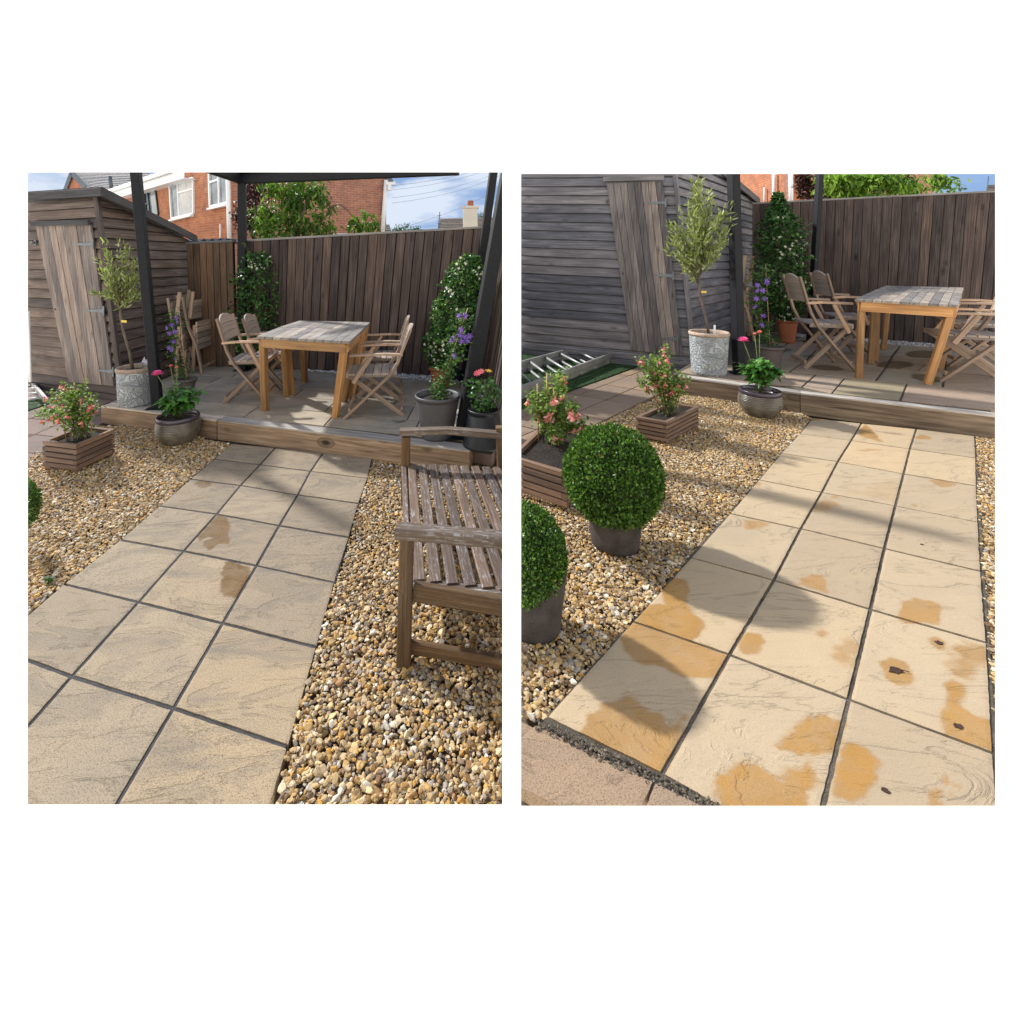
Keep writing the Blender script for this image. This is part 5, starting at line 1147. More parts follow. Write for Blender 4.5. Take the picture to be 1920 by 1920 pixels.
# right: chimney house, small roof, far trees, dome, corrugated roof, wires
ch = thing('chimney_house', 'distant brown tiled roof with a cream chimney behind the fence corner', 'house', P(870, 500, 30))
def roofsheet(parent, q, n, mat):
    mb = MB()
    for k in range(n): a, b = k / n, (k + 1) / n + .01; mb.slab([q[0].lerp(q[3], a) + Vector((0, 0, .03)), q[1].lerp(q[2], a) + Vector((0, 0, .03)), q[1].lerp(q[2], b), q[0].lerp(q[3], b)], .05)
    return obj('roof', mb, MT[mat], parent)
roofsheet(ch, [P(820, 440, 29), P(940, 440, 29), P(940, 407, 32), P(826, 410, 32)], 10, 'tilebrown')
mb = MB(); c = P(882, 430, 29); mb.beam(c + Vector((0, 0, -.5)), c + Vector((-.02, 0, 1.25)), .86, .7, (1, 0, 0)); mb.beam(c + Vector((0, 0, 1.25)), c + Vector((0, 0, 1.38)), .98, .82, (1, 0, 0)); cm = obj('chimney', mb, MT['render_'], ch)
mb = MB(); mb.lathe(c + Vector((0, 0, 1.38)), [(.2, 0), (.18, .3), (.2, .34), (.15, .34), (.14, .1)], 20); obj('chimney_pot', mb, MT['terracotta'], cm)
mb = MB(); mb.slab([P(868, 432, 27), P(940, 418, 24), P(940, 445, 24), P(868, 445, 27)], .1); obj('dormer', mb, MT['lead'], ch)
mb = MB(); mb.tube([P(822, 432, 28), P(824.5, 397, 28)], .03, 6)
for k in range(5): p = P(823.5, 404 + k * 5, 28); mb.tube([p - Vector((.12, 0, 0)), p + Vector((.12, 0, 0))], .015, 5)
o = obj('aerial', mb, MT['lead'], ch)
sh = thing('slate_roof_house', 'sliver of a slate roof just right of the brick house above the fence', 'house', P(725, 500, 30)); roofsheet(sh, [P(714, 445, 29), P(736, 445, 29), P(730, 421, 31), P(717, 421, 31)], 6, 'tile')
GRN = [(.035, .08, .018), (.05, .11, .025), (.025, .06, .015)]
for k, (x, y, r, lb) in enumerate(((745, 438, .42, 'left one of the distant dark treetops above the fence'), (765, 436, .55, 'middle and tallest of the distant dark treetops above the fence'), (783, 438, .4, 'right one of the distant dark treetops above the fence'), (900, 408, .5, 'treetop peeping over the distant tiled roof by the post'))):
    p = P(x, y, 33 if k == 3 else 26); leafy_tree('distant_tree', lb, Vector((p.x, p.y, 0)), [[Vector((p.x, p.y, 0)), p]], [(p + Vector((0, 0, -.1)), r), (p + Vector((.25, 0, -.25)), r * .8), (p + Vector((-.3, 0, -.3)), r * .8)], 900, .16, GRN, 0, 'distant treetops')
dm = P(643, 470, 9); dome('garden_dome', dm, .62, .33, MT['dome']); tag([o for o in bpy.data.objects if o.name.startswith('garden_dome')][-1], 'grey felt covered dome top showing over the dark fence', 'dome')
mb = MB(); a, b = P(360, 452, 7.2), P(436, 449, 7.6)
for k in range(20): s0, s1 = k / 20, (k + 1) / 20; h0, h1 = .02 * math.sin(k * 1.6), .02 * math.sin((k + 1) * 1.6); mb.slab([a.lerp(b, s0) + Vector((0, -.2, h0)), a.lerp(b, s1) + Vector((0, -.2, h1)), a.lerp(b, s1) + Vector((0, .8, h1)), a.lerp(b, s0) + Vector((0, .8, h0))], .01)
tag(obj('corrugated_roof', mb, MT['lead']), 'corrugated grey roofing sheet just above the fence beside the brown shed', 'roof')
for k, (y0, y1, y2) in enumerate(((348, 322, 300), (356, 330, 306), (371, 345, 318), (381, 352, 326), (430, 385, 348))):
    x0 = 735 if k < 4 else 740; mb = MB(); a, b = P(x0, y0, 20), P(945, y2, 30); pts = [a.lerp(b, s) - Vector((0, 0, 4 * .25 * s * (1 - s))) for s in np.linspace(0, 1, 9)]; mb.tube(pts, .006, 5)
    tag(obj('overhead_wire', mb, MT['cable']), ('uppermost', 'second', 'third', 'fourth', 'lowest and faintest')[k] + ' thin overhead wire crossing the cloudy sky beside the brick house', 'wire', 'overhead wires')
PE = [(.06, .13, .018), (.095, .18, .026), (.035, .08, .014), (.15, .25, .04), (.075, .14, .02)]
b0 = P(555, 490, 8.0); G0 = Vector((b0.x, b0.y, 0))
lv = lambda *a: [(P(x, y, d), r) for x, y, d, r in a]
leafy_tree('fruit_tree', 'bright green long leaved fruit tree over the dark fence in front of the brick house', G0, [[G0, P(545, 470, 8), P(560, 420, 8), P(575, 380, 8)], [P(560, 450, 8), P(600, 418, 8), P(612, 405, 8), P(628, 390, 8)], [P(612, 405, 8), P(622, 386, 8), P(640, 384, 8), P(652, 395, 8), P(665, 410, 8)], [P(548, 460, 8), P(510, 420, 8), P(500, 380, 8)]],
   lv((500, 405, 8, .2), (490, 430, 8, .18), (525, 420, 8, .26), (555, 395, 8.1, .3), (575, 365, 8, .24), (595, 355, 8, .2), (560, 425, 8, .22), (530, 375, 8.2, .22), (600, 432, 8, .16), (622, 430, 8, .12), (622, 388, 8, .1), (675, 412, 8, .14), (690, 420, 8, .1), (668, 428, 8, .09), (700, 430, 8, .07), (598, 402, 8, .10), (515, 350, 8, .18), (550, 350, 8.1, .22)), 2500, .12, PE)
PU = [(.05, .018, .02), (.03, .012, .014), (.08, .03, .03), (.04, .02, .02)]
b0 = P(478, 490, 9.0); G0 = Vector((b0.x, b0.y, 0))
leafy_tree('plum_tree', 'dark purple leaved tree beside the black corner post in front of the brick house', G0, [[G0, P(476, 460, 9), P(474, 400, 9), P(480, 350, 9)], [P(476, 440, 9), P(450, 400, 9), P(435, 380, 9)]], lv((478, 360, 9, .25), (468, 385, 9, .22), (475, 415, 9, .22), (490, 345, 9, .25), (462, 425, 9, .15), (445, 405, 9, .1), (487, 440, 9, .15)), 1700, .075, PU, -.1, barkm='darkbark', wf=.4)

# ================================================================ GARDEN ON THE RIGHT (cleaned paving, box balls)
CUR = 'R'; g = 'R'; ZR = GZ['R']
sky_arc(MT['skyR'], 970, 1875)
sheet('ground', [(.0, .4), (70, .4), (70, 62), (.0, 62)], ZR - .035, .09, 'membrane')
JR = joints('R', RJ, [(1522.8, 783.9), (1615, 793.4), (1718, 804.2), (1828.3, 817.4)])
quads = []; rn = []
for j in range(-1, 6):
    for i in range(3):
        q = [JR(i, j + 1), JR(i + 1, j + 1), JR(i + 1, j), JR(i, j)]
        if vis('R', q): quads.append(shrink(q, .0055)); rn.append(random.random())
z5 = lambda p: pl('R', zc(965, 1060, p)); z6 = lambda p: pl('R', zc(1415, 1060, p)); z4 = lambda p: pl('R', zc(1415, 700, p))
stR = [(z5([(1150, 240), (1140, 160), (1230, 105), (1340, 110), (1365, 180), (1345, 300), (1400, 390), (1480, 460), (1450, 540), (1410, 590), (1200, 540), (930, 440), (1000, 340), (1080, 300), (1170, 310)]), .007, .95, .012),
 (z5([(870, 480), (940, 440), (1200, 520), (1420, 600), (1660, 700), (1590, 840), (1500, 890), (1400, 880), (1250, 850), (1130, 790), (1000, 770), (930, 740), (850, 650), (820, 560)]), .010, .85, .012),
 (z5([(490, 1310), (560, 1210), (700, 1090), (800, 1050), (870, 1000), (940, 1060), (1000, 1110), (1100, 1150), (1200, 1240), (1330, 1190), (1300, 1320), (1140, 1630), (900, 1530), (700, 1430)]), .012, .85, .014),
 (z5([(1740, 580), (1810, 520), (1920, 540), (1960, 600), (1900, 690), (1830, 710), (1760, 660)]), .007, .9, .008),
 (z5([(1540, 1800), (1600, 1680), (1690, 1580), (1790, 1550), (1920, 1580), (2080, 1650), (2220, 1590), (2260, 1500), (2350, 1470), (2300, 1700), (2250, 1990), (1800, 1990)]), .014, .95, .02),
 (z6([(200, 1420), (300, 1280), (440, 1180), (540, 1160), (640, 1210), (700, 1230), (600, 1460), (480, 1480), (350, 1480)]), .012, .9, .014),
 (z6([(680, 1440), (760, 1400), (880, 1440), (960, 1520), (940, 1630), (890, 1750), (820, 1850), (760, 1870), (610, 1790), (630, 1650)]), .010, 1.0, .01),
 (z6([(980, 760), (1060, 720), (1180, 760), (1250, 880), (1220, 930), (1120, 940), (1020, 880)]), .007, .85, .005),
 (z6([(1360, 575), (1420, 555), (1490, 600), (1490, 650), (1440, 660), (1380, 620)]), .006, .8, .004),
 (z6([(1560, 680), (1650, 610), (1800, 640), (1860, 680), (1850, 810), (1720, 760), (1700, 870), (1600, 890), (1540, 830)]), .022, .75, .02),
 (z6([(1500, 940), (1570, 900), (1640, 930), (1650, 1020), (1600, 1060), (1620, 1110), (1720, 1170), (1900, 1230), (1900, 1470), (1800, 1420), (1500, 1320), (1460, 1240), (1490, 1090), (1510, 1000)]), .010, .95, .008),
 (z6([(620, 700), (680, 600), (760, 590), (810, 640), (770, 780), (720, 800)]), .022, .6, .02),
 (z6([(1120, 430), (1150, 300), (1230, 250), (1330, 270), (1380, 280), (1450, 310), (1440, 470), (1300, 440), (1200, 460)]), .006, .85, .008),
 (z6([(385, 100), (460, 70), (530, 90), (560, 150), (565, 220), (460, 180), (340, 150)]), .010, .75, .008), (z6([(480, 530), (530, 500), (580, 530), (550, 565), (500, 560)]), .008, .6, .004),
 (z6([(1370, 1790), (1420, 1740), (1470, 1760), (1470, 1800), (1420, 1830), (1500, 1900), (1380, 1900)]), .005, .7, .006), (z6([(1465, 1680), (1495, 1630), (1525, 1700), (1510, 1740)]), .005, .65, .004), (z6([(1500, 1790), (1530, 1765), (1545, 1800), (1520, 1815)]), .005, .6, .003), (z6([(1570, 1720), (1600, 1700), (1610, 1750), (1590, 1760)]), .005, .6, .003),
 (z4([(815, 445), (870, 400), (920, 450), (1000, 540), (900, 510), (825, 490)]), .012, .9, .012), (z4([(1255, 500), (1300, 480), (1380, 498), (1370, 518), (1260, 515)]), .008, .75, .008),
 (z4([(1365, 835), (1460, 830), (1565, 860), (1540, 890), (1450, 885)]), .012, .75, .012), (z4([(480, 1020), (560, 990), (650, 1020), (640, 1060), (500, 1085), (450, 1080)]), .022, .6, .02), (z4([(1230, 1025), (1260, 1015), (1275, 1040), (1240, 1045)]), .006, .6, .004),
 (z4([(600, 965), (640, 950), (660, 970), (610, 985)]), .012, .5, .006), (z4([(-10, 860), (30, 845), (55, 870), (20, 885)]), .008, .6, .006), (z4([(-100, 1160), (20, 1150), (110, 1180), (60, 1220), (-60, 1220)]), .018, .65, .015), (z4([(440, 360), (520, 350), (560, 370), (440, 372)]), .01, .8, .01), (z4([(780, 600), (900, 590), (1010, 598), (850, 612)]), .014, .4, .01),
 (z4([(700, 940), (900, 900), (1090, 830), (1130, 900), (1100, 1010), (900, 960)]), .05, .25, .03)]
paving('garden_path', 'R', quads, .0085, .05, MT['pathR'], stR, rnds=rn)
pj = [JR(0, -1), JR(3, -1), JR(3, 6), JR(0, 6)]; ex = (JR(0, 6) - JR(0, 5)).normalized() * .05
sheet('path_bed', [(p.x, p.y) for p in (pj[0], pj[1], pj[2] + ex, pj[3] + ex)], ZR - .005, .02, 'mortarR')
bq = [at('R', x, y) for x, y in ((1005, 1360), (1223, 1466), (1178, 1570), (900, 1440))]; bq2 = [at('R', x, y) for x, y in ((1229, 1469), (1429, 1564), (1400, 1660), (1185, 1573))]; bq0 = [at('R', x, y) for x, y in ((830, 1275), (1000, 1364), (896, 1437), (700, 1330))]
paving('paving_edge', 'R', [bq, bq2, bq0], .012, .04, MT['pinkR'], rnds=[.95, .8, .9])
gq = [(1013, 1352), (1243, 1452), (1345, 1503), (1400, 1530), (1370, 1545), (1298, 1512), (1222, 1474), (1003, 1368)]
em = gravel('R', gq, .009, .0052, cols=[(.10, .08, .055), (.15, .12, .08), (.06, .05, .04), (.19, .15, .10), (.12, .085, .055)], zoff=.001, near=.1); em = [(p, r, c, 1) for p, r, c, _s in em]
for p, r, c, _s in em: tag(stones('grit', p, r, c, MT['stone'], 1), kind='stuff')
# pink paving and lawn behind
p00 = at('R', 1135, 750); uu = at('R', 1184, 729) - p00; ww = at('R', 1190, 760) - p00; quads = []
for i in (-1.45, -1, 0):
    for k in range(-6, 4):
        a = p00 + ww * i + uu * k; wv = ww * (.45 if i == -1.45 else 1); quads.append(shrink([a + wv, a + wv + uu, a + uu, a], .006))
quads = [q for q in quads if min(p.y for p in q) > .6]
paving('patio_paving', 'R', quads, .03, .04, MT['pinkR'])
la, lb = p00 - ww * 1.5 - uu * 6, p00 - ww * 1.5 + uu * 5
sheet('lawn', [(la.x, la.y), (lb.x, lb.y), (lb.x - 1.2, lb.y + 3), (la.x - 3, la.y + 6)], ZR + .008, .03, 'grass')
# grass blades
gx = RNG.uniform(0, 1, (9000, 2)); gp = np.array([list(la.lerp(lb, a) + Vector((-1.3, .9, 0)) * b) for a, b in gx]); gp[:, 2] = ZR + .008
mk = (gp[:, 1] > 2.5); gp = gp[mk]; o = leaves('grass', gp, RNG.normal(0, .5, (len(gp), 3)) + [0, 0, 1.2], RNG.normal(0, 1, (len(gp), 3)), .022, .004, pick([(.03, .09, .015), (.05, .12, .025), (.02, .06, .01)], len(gp)), MT['leaf'], None); tag(o, kind='stuff')
# gravel
bL = [p00 + ww * 1.03 + uu * s for s in (-5.2, 1.6)]; bpx = [topx('R', p.x, p.y, ZR) for p in bL]
lg = [(1523, 783.5), (1499, 813), (1464, 850), (1422, 899), (1367.5, 962), (1294, 1044.5), (1185, 1164), (1022, 1344), (975, 1345), (880, 1345), tuple(bpx[0]), (1190, 760), tuple(bpx[1]), (1275, 737), (1384, 751), (1500, 768)]
lg[7:10] = [(1021, 1343), (940, 1350), (930, 1100), (940, 900)]; lg = [(1523, 783.5), (1499, 813), (1464, 850), (1422, 899), (1367.5, 962), (1294, 1044.5), (1185, 1164), (1021, 1343), (940, 1330), (930, 1100), (935, 885), (1067, 822), (1134, 789), (1190, 761), (1262, 733), (1275, 737), (1384, 751), (1500, 771)]
rg = [(1829, 817), (1900, 822), (1900, 1430), (1866, 1412), (1852, 1205), (1841, 1071), (1835.5, 979), (1832, 911), (1830.7, 858.6)]
emit_gravel(gravel('R', lg, .0132, .0102, near=2.2), 'gravel'); emit_gravel(gravel('R', rg, .0132, .0102, near=2.2), 'gravel')

strays('R', [((1829, 817), (1836, 979), 1), ((1836, 979), (1865, 1410), 1), ((1523, 784), (1367, 962), -1), ((1367, 962), (1185, 1164), -1), ((1185, 1164), (1022, 1344), -1)], 44, .009)
# raised patio
ZQ = .165
a1, b1, e1 = at('R', 1269, 705, ZQ), at('R', 1501, 737, ZQ), at('R', 1885, 781.5, ZQ)
fz = .13; fA, fB = at('R', 1413, 620, ZQ), at('R', 1890, 657, ZQ)
sheet('patio_base', [(a1.x, a1.y + .1), (b1.x, b1.y + .1), (e1.x, e1.y + .1), (fB.x + .4, fB.y + .3), (fA.x, fA.y + .2)], ZR + ZQ - .008, ZQ + .03, 'mortarR')
Z2 = lambda p: [at('R', 1415 + x * .2396, 310 + y * .2396, ZQ) for x, y in p]
ps = [([(375, 1733), (600, 1785), (700, 1665), (480, 1642)], .55), ([(605, 1785), (1135, 1836), (1190, 1705), (705, 1665)], .05), ([(1145, 1838), (1960, 1925), (1960, 1785), (1195, 1707)], .62), ([(-160, 1690), (368, 1731), (470, 1640), (60, 1600)], .6),
 ([(280, 1613), (940, 1685), (1020, 1580), (400, 1530)], .78), ([(955, 1685), (1465, 1733), (1475, 1620), (1030, 1583)], .25), ([(1478, 1734), (1960, 1775), (1960, 1655), (1485, 1623)], .68), ([(60, 1598), (270, 1613), (395, 1530), (170, 1505)], .12),
 ([(410, 1527), (1020, 1575), (1065, 1500), (480, 1450)], .8), ([(1035, 1578), (1480, 1617), (1490, 1528), (1080, 1500)], .92), ([(1490, 1617), (1960, 1650), (1960, 1562), (1500, 1528)], .75), ([(180, 1503), (395, 1525), (470, 1450), (250, 1440)], .35),
 ([(490, 1445), (1060, 1495), (1125, 1424), (560, 1385)], .3), ([(1080, 1497), (1960, 1558), (1960, 1475), (1135, 1424)], .45), ([(200, 1435), (475, 1445), (550, 1383), (300, 1370)], .7), ([(570, 1380), (1120, 1420), (1180, 1372), (640, 1342)], .85), ([(1130, 1420), (1960, 1470), (1960, 1430), (1190, 1374)], .5), ([(60, 1432), (190, 1432), (290, 1368), (150, 1360)], .6), ([(310, 1366), (560, 1380), (630, 1340), (400, 1325)], .9)]
quads = [shrink(Z2(p), .004) for p, r in ps]; rn = [r for p, r in ps]
for q, r in (([(1275, 697), (1382, 716), (1420, 692), (1320, 677)], .9), ([(1386, 716), (1430, 722), (1455, 700), (1424, 693)], .6)): quads.append([at('R', x, y, ZQ) for x, y in q]); rn.append(r)
for q in quads:
    for p in q: p.z += .0
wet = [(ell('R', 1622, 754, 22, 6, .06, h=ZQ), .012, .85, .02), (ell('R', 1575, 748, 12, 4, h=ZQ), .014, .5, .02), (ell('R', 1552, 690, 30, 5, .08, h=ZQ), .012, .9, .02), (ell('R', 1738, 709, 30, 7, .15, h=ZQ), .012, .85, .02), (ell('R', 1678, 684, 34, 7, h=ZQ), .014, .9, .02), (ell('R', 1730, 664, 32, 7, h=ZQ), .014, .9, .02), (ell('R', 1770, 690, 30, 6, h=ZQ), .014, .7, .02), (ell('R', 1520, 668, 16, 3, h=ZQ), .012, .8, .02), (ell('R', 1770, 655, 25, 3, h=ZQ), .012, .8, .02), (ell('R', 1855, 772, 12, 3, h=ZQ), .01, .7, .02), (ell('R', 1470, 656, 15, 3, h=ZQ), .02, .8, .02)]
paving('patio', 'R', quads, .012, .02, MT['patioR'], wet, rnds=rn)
sleeper('pale timber sleeper under the embossed pot at the end of the multicoloured sandstone patio', a1, b1 - Vector((.006, 0, 0)), .1, .185, 0, None)
sleeper('long timber sleeper with big dark knots edging the multicoloured sandstone patio', b1, e1, .1, .185, 0, None)
em = gravel('R', [(1480, 612), (1560, 619), (1700, 632), (1900, 655), (1900, 664), (1820, 657), (1700, 648), (1480, 630)], .022, .016, h=ZQ, cols=[(.6, .57, .54), (.45, .42, .4), (.7, .68, .66), (.3, .27, .26)], zoff=0, near=.1)
emit_gravel([(p, r, c, 1) for p, r, c, s in em], 'white_pebbles', mat='pebble')

rb = at('R', 1412, 622, .08)
shed('R', 'grey weathered clapboard shed beyond the ladder, its plank door shut, behind the bushy olive tree', (977, 262), (1300, 686), (977, 655), (1257, 262),
     rb, P(1412, 372, rb.y), 24, 'shedR', [(1184, 656), (1281, 668), (1243, 340), (1137, 343)],
     [((1213, 380), (1248, 380)), ((1228, 516), (1262, 517)), ((1242, 635), (1270, 636))], [(1266, 240), (965, 235), .11, (1424, 372)], [(1131, 336), (1245, 333)], (1048, 1200, 1290), None, (1168, 513), (1138, 377))
fa = at('R', 1414, 621, ZQ); fb_ = at('R', 1880, 656, ZQ) + Vector((0, .05, 0)); fa = fa + Vector((0, .05, 0))
def zt(px, py, Y): return HC - (py - YH) / F * Y - (ZR + ZQ)
board_fence('dark brown board fence behind the dining table of the sandstone patio', fa, fb_, zt(1412, 383, fa.y), zt(1870, 359, fb_.y), 'fence', .10, (0, 0, 0), 'cap', None, (30 / F * fb_.y, 0, 0))
G2 = 'charcoal posts of the pergola over the sandstone patio'
b_ = at('R', 1386, 700, ZQ); pergola_post('pergola_post', 'charcoal post between the bushy olive and the pink dahlia beside the sandstone patio', 'R', b_, upto(b_, P(1375, 326, b_.y), 3.2), .088, grp=G2)
b_ = at('R', 1519, 642, ZQ); pergola_post('pergola_post', 'charcoal post with a square base plate between the jasmine and the chairs', 'R', b_, upto(b_, P(1537, 326, b_.y), 3.4), .072, grp=G2)

# furniture
def putR(label, nearside, facing, sc, fy, hs=1.0): return place_copy(src, label, nearside + Vector((.12 * sc, .22 * sc, 0)), math.radians(facing), sc, fy, GC, hs)
putR('folding wooden armchair at the near left of the sunlit table, facing right', at('R', 1545, 694, ZQ), -107, 1.0, .80, 1.08)
putR('folding wooden armchair behind the near left one, next to the base plate post', at('R', 1588, 672, ZQ), -107, 1.0, .74, 1.10)
putR('folding wooden armchair cut by the right edge, nearest the viewer, facing left', at('R', 1842, 722, ZQ), 62, 1.0, 1.0, 1.0)
putR('folding wooden armchair at the right edge, farther along the fence, facing left', at('R', 1850, 692, ZQ), 62, 1.0, 1.0, 1.06)
folded_chair('folded wooden armchair leaning on the grey shed behind the charcoal post', at('R', 1404, 634, ZQ), math.radians(50), 1.15, .12, 'folded armchairs stored at the shed')
ft = [at('R', 1610, 709, ZQ), at('R', 1739, 720, ZQ), at('R', 1762, 690, ZQ), at('R', 1632, 682, ZQ)]
T1 = [P(1603, 561, 4.58), P(1797, 572, 4.27), P(1803, 549.5, 5.17), P(1633, 547, 5.46)]
table('nearer half of the sunlit slatted table on the sandstone patio', T1, ft, slats=11, legw=.052, thick=.022, apron=.095)
ft = [at('R', 1641, 676, ZQ), at('R', 1758, 688, ZQ), at('R', 1768, 664, ZQ), at('R', 1656, 655, ZQ)]
T2 = [P(1633.5, 546.6, 5.49), P(1803.5, 549, 5.20), P(1807, 539, 5.99), P(1661, 535.5, 6.33)]
table('farther half of the slatted table, partly in shade near the dark fence', T2, ft, slats=11, legw=.052, thick=.022, apron=.09)

# ladder on the lawn
ladder('R', 'long two section aluminium ladder lying across the lawn before the grey shed', at('R', 930, 770), at('R', 1190, 664), at('R', 900, 722), at('R', 1146, 649), 9, .07)

# pots and plants
c = at('R', 1329, 700, ZQ); pot('embossed_pot', 'pale grey-blue embossed cylinder pot with the bushy olive on the step by the grey shed', c, .160, .182, .40, 'emboss', rimmat='terrarim', rim=.004)
olive('bushy sunlit olive tree in the embossed pot in front of the grey shed', c + Vector((-.0, 0, .39)), P(1311, 448, c.y), (.31, .22, .56), None, n=2500, ll=.07)
mb = MB(); tp_ = c + Vector((.05, 0, .4)); mb.slab([tp_, tp_ + Vector((.02, 0, 0)), tp_ + Vector((.02, 0, .09)), tp_ + Vector((0, 0, .09))], .002); tag(obj('plant_label', mb, MT['white']), 'small white plant label stuck in the embossed olive pot by the grey shed', 'label')
c = at('R', 1425, 776); pot('ribbed_pot', 'sunlit bronze ribbed bowl pot on the gravel beside the knotty sleeper', c, .11, .15, .185, 'bowl', bulge=.035, ribs=14, rimmat='rimglaze', rim=.006)
cb = c + Vector((0, 0, .175)); dahlia('sunlit leafy dahlia with a pink flower in the ribbed pot beside the path top', cb, .17, .30, n=300, ll=.085, flowers=[(P(1394, 640, c.y + .05), pk, .055), (P(1424, 624, c.y + .05), (.8, .25, .25), .028), (P(1415, 627, c.y + .05), (.8, .3, .25), .022)])
c = at('R', 1444, 688, ZQ); pot('round_pot', 'small brown plastic pot behind the sunlit dahlia', c, .09, .12, .2, 'brownpot')
clematis('purple clematis on a cane between the charcoal post and the jasmine', c + Vector((0, 0, .18)), [P(1432, 620, c.y), P(1422, 580, c.y), P(1426, 540, c.y), P(1430, 505, c.y)], .055, n=520, ll=.05,
         fl=[P(*q, c.y - .08) for q in ((1418, 560), (1430, 545), (1437, 525), (1420, 535), (1434, 560), (1424, 580), (1415, 575), (1431, 592), (1428, 610), (1438, 530), (1419, 545))], fs=.034)
c = at('R', 1477, 642, ZQ); pot('terracotta_pot', 'terracotta pot with the dark jasmine in front of the fence', c, .085, .120, .29, 'terracotta')
jasmine('tall dark star jasmine speckled with blossoms in the terracotta pot by the fence', c + Vector((0, 0, .28)), [(.0, .08), (.25, .23), (.7, .29), (1.1, .27), (1.4, .22), (1.62, .09), (1.8, .02)], n=4200, nf=200, ll=.06, fl=.021, lean=(-.14, 0))
t, sc_ = planter('wooden planter box beside the pink paving and the step, farther one of the two', at('R', 1251, 834), at('R', 1191, 822), at('R', 1311, 801), .165)
fuchsia('fuchsia with red-pink bells in the farther planter box', sc_, P(1238, 698, sc_.y), (.20, .16, .235), n=1400, nf=34, ll=.032, fs=.023)
nr = at('R', 1063, 960); lf = at('R', 955, 922); rt_ = at('R', 1122, 862)
t, sc_ = planter('wooden planter box behind the whole box ball, cut by the edge', nr, lf, rt_, .205)
fuchsia('pale pink flowering fuchsia bush behind the clipped box balls', sc_ + Vector((-.02, .05, 0)), P(1042, 775, sc_.y), (.20, .17, .29), n=1700, nf=46, ll=.032, pale=True, fs=.026)
c = at('R', 1153, 1018); pot('round_pot', 'dark brown fibre pot under the whole clipped box ball', c, .105, .132, .215, 'stonepot', rim=.0)
box_ball('round clipped box ball, whole, in the dark pot on the sunlit gravel', P(1148, 890, c.y), .215, c + Vector((0, 0, .2)), n=17000)
c = at('R', 1000, 1170); pot('round_pot', 'dark brown fibre pot cut by the edge, under the nearer box ball', c, .095, .118, .20, 'stonepot', rim=.0)
box_ball('nearer clipped box ball, half cut by the left edge of the right garden', P(974, 1036, c.y), .160, c + Vector((0, 0, .16)), n=14000)
for x, y, s, lb in ((1678.5, 1257, .024, 'largest curled dead leaf lying on an orange damp patch'), (1760, 1205, .014, 'small dead leaf on a damp patch in the right-hand column of slabs'), (1796, 1361, .013, 'dead leaf on the big stain near the right edge of the clean path'), (1729, 1021, .009, 'tiny dark leaf scrap on a dry slab in the right column, well up the path'), (1660.6, 1482, .010, 'little grey seed husk near the bottom of the clean path')): wavy_dead_leaf('R', x, y, s, lb)

# beyond the fence
hr = thing('brick_house', 'orange and red brick house with pipes beyond the fence of the right garden', 'house', P(1487, 600, 15)); n_, f_, d_ = P(1485, 490, 15), P(1370, 490, 19), P(1752, 490, 18)
pa = Plane(n_, f_, n_ + Vector((0, 0, 1))); pb_ = Plane(n_, d_, n_ + Vector((0, 0, 1))); U_ = lambda p, z: Vector((p.x, p.y, z))
mb = MB(); mb.slab([U_(f_, 0), U_(n_, 0), U_(n_, 6), U_(f_, 6)], .25); obj('wall', mb, MT['brickA'], hr)
mb = MB(); mb.slab([U_(n_, 0), U_(d_, 0), U_(d_, 6), U_(n_, 6)], .25); obj('gable_wall', mb, MT['brickB'], hr)
mb = MB(); mb.tube([pa.px(1451, 320, off=.1), pa.px(1451, 385, off=.1)], .05, 10); obj('downpipe', mb, MT['white'], hr)
mb = MB(); mb.tube([pa.px(1483, 320, off=.12), pa.px(1483, 385, off=.12)], .06, 10); obj('downpipe', mb, MT['white'], hr)
mb = MB(); mb.tube([pa.px(1433, 352, off=.08), pa.px(1433, 385, off=.08)], .03, 8); obj('vent_pipe', mb, MT['white'], hr)
mb = MB(); mb.tube([pa.px(1484, 330, off=.02), pa.px(1484, 326, off=.02)], .02, 6)
dome('garden_dome', P(1730, 385, 10), .46, .24, MT['dome']); tag([o for o in bpy.data.objects if o.name.startswith('garden_dome')][-1], 'grey dome top just over the fence of the sandstone patio', 'dome')
sh = thing('tiled_roof_house', 'corner of a brown tiled roof over the fence at the far right edge', 'house', P(1860, 500, 30)); roofsheet(sh, [P(1850, 380, 29), P(1900, 380, 29), P(1900, 346, 31), P(1853, 347, 31)], 6, 'tilebrown')
mb = MB(); mb.tube([P(1849, 372, 28), P(1853, 331, 28)], .03, 6); obj('aerial', mb, MT['lead'], sh)
b0 = P(1600, 490, 9.5); G0 = Vector((b0.x, b0.y, ZR))
leafy_tree('fruit_tree', 'sunlit fruit tree with long drooping leaves over the fence of the right garden', G0, [[G0, P(1620, 420, 9.5), P(1600, 370, 9.5), P(1590, 320, 9.5)], [P(1640, 370, 9.5), P(1670, 345, 9.5), P(1700, 322, 9.5)], [P(1740, 320, 9.5), P(1765, 330, 9.5), P(1780, 345, 9.5)]],
   lv((1565, 345, 9.5, .28), (1580, 330, 9.5, .28), (1605, 345, 9.5, .3), (1620, 330, 9.6, .3), (1640, 335, 9.5, .28), (1662, 335, 9.5, .24), (1685, 325, 9.5, .12), (1700, 350, 9.5, .14), (1712, 345, 9.5, .12), (1682, 358, 9.5, .12), (1755, 340, 9.5, .12), (1768, 330, 9.5, .10), (1783, 348, 9.5, .10), (1590, 362, 9.5, .18), (1630, 358, 9.5, .16)), 3200, .15, [(.10, .19, .02), (.15, .26, .03), (.06, .13, .018), (.22, .34, .05)])
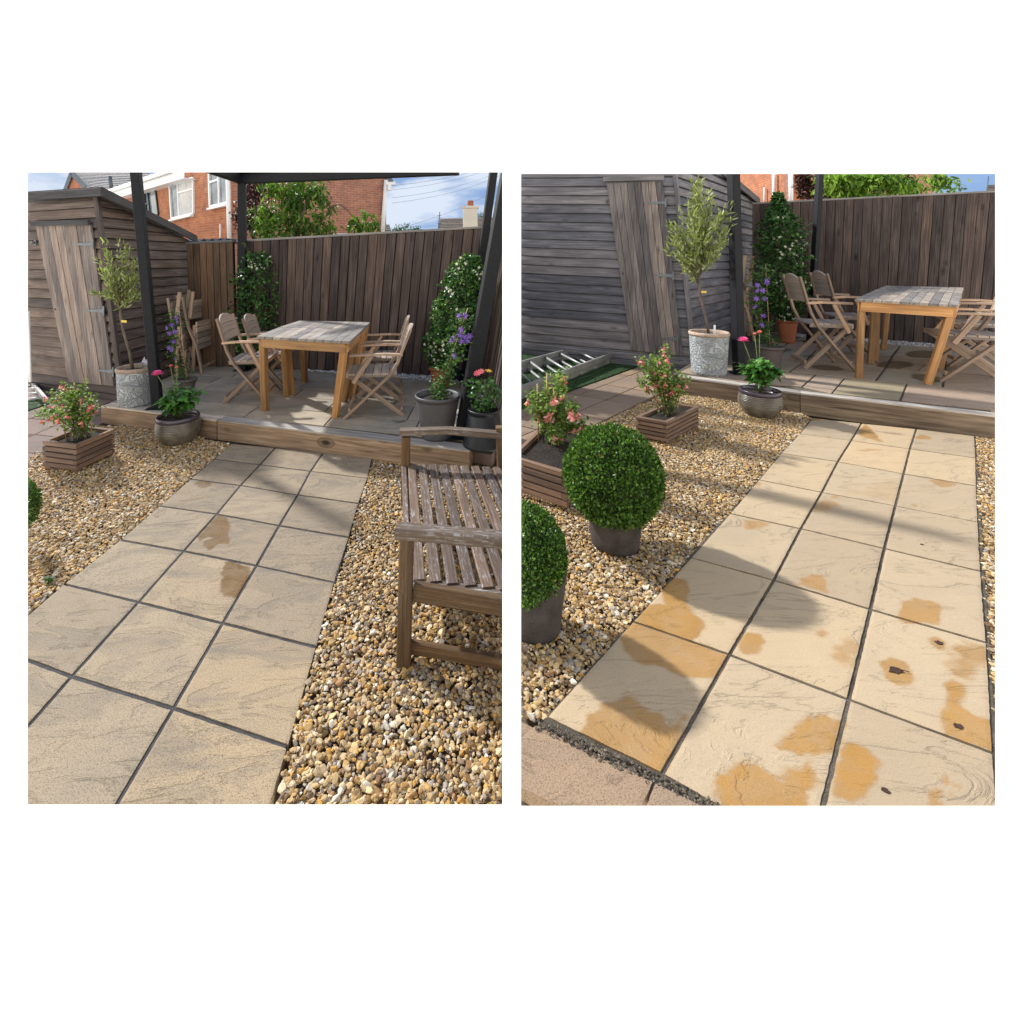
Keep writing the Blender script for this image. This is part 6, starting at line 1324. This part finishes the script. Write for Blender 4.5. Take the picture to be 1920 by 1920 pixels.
b0 = P(1520, 490, 10); G0 = Vector((b0.x, b0.y, ZR))
leafy_tree('plum_tree', 'dark purple leaved tree beside the base plate post over the fence', G0, [[G0, P(1522, 420, 10), P(1515, 370, 10), P(1518, 330, 10)], [P(1520, 370, 10), P(1550, 350, 10), P(1558, 335, 10)]], lv((1510, 345, 10, .22), (1515, 365, 10, .2), (1545, 350, 10, .18), (1550, 335, 10, .18), (1508, 330, 10, .15), (1555, 368, 10, .12)), 1100, .09, PU, -.1, barkm='darkbark', wf=.4)
CUR = 'L'

# ================================================================ the two gardens end where the two pictures end
bpy.context.view_layer.update()
o_ = Vector((0, 0, HC))
def planes(a):
    x0, y0, x1, y1 = a
    return [Vector((1, -(x0 - PX) / F, 0)).normalized(), Vector((-1, (x1 - PX) / F, 0)).normalized(), Vector((0, (YH - y0) / F, -1)).normalized(), Vector((0, -(YH - y1) / F, 1)).normalized()]
PLN = {k: planes(v) for k, v in PANEL.items()}
dead = []
for ob in list(C.objects):
    if ob.type != 'MESH': continue
    gd = OWNER.get(ob.name)
    if gd is None: gd = 'L' if ob.matrix_world.translation.x < 0 else 'R'
    M = np.array(ob.matrix_world); me = ob.data; n = len(me.vertices); co = np.empty(n * 3, dtype=np.float32); me.vertices.foreach_get('co', co); co = co.reshape(-1, 3)
    Wc = co @ M[:3, :3].T + M[:3, 3]; ds = [(Wc - np.array(o_)) @ np.array(p) for p in PLN[gd]]
    if any(d.max() <= 1e-4 for d in ds): dead.append(ob); continue
    cut = [i for i, d in enumerate(ds) if d.min() < -1e-5]
    if not cut: continue
    if me.users > 1: ob.data = me = me.copy()
    if ob.name in CLAMP:
        for i in cut:
            nn = np.array(PLN[gd][i]); d = (Wc - np.array(o_)) @ nn; neg = np.minimum(d, 0); Wc = Wc - neg[:, None] * nn
        # stones that collapse to nothing on a plane keep zero thickness at the edge; drop them
        inv = np.linalg.inv(M); co = Wc @ inv[:3, :3].T + inv[:3, 3]; me.vertices.foreach_set('co', co.astype(np.float32).ravel()); me.update(); continue
    inv = ob.matrix_world.inverted(); R3 = ob.matrix_world.to_3x3().transposed(); bm = bmesh.new(); bm.from_mesh(me); solid = len(bm.faces) < 3000
    for i in cut:
        no = (R3 @ PLN[gd][i]).normalized(); pt = inv @ o_
        r = bmesh.ops.bisect_plane(bm, geom=bm.verts[:] + bm.edges[:] + bm.faces[:], plane_co=pt, plane_no=no, clear_inner=True, dist=1e-6)
        if solid:
            ed = [e for e in r['geom_cut'] if isinstance(e, bmesh.types.BMEdge) and e.is_boundary]
            if ed:
                try: bmesh.ops.edgenet_fill(bm, edges=ed)
                except Exception: pass
    if not bm.faces: dead.append(ob); bm.free(); continue
    bm.to_mesh(me); bm.free(); me.update()
for ob in dead:
    for ch in [x for x in C.objects if x.parent == ob]:
        mw = ch.matrix_world.copy(); ch.parent = ob.parent; ch.matrix_world = mw
    bpy.data.objects.remove(ob)
for _ in range(2):
    for ob in list(C.objects):
        if ob.type == 'EMPTY' and not any(x.parent == ob for x in C.objects): bpy.data.objects.remove(ob)
for ob in C.objects:
    if '_local' in ob: del ob['_local']
# join the near and far stones of one bed so that each bed is one object
bpy.context.view_layer.update()
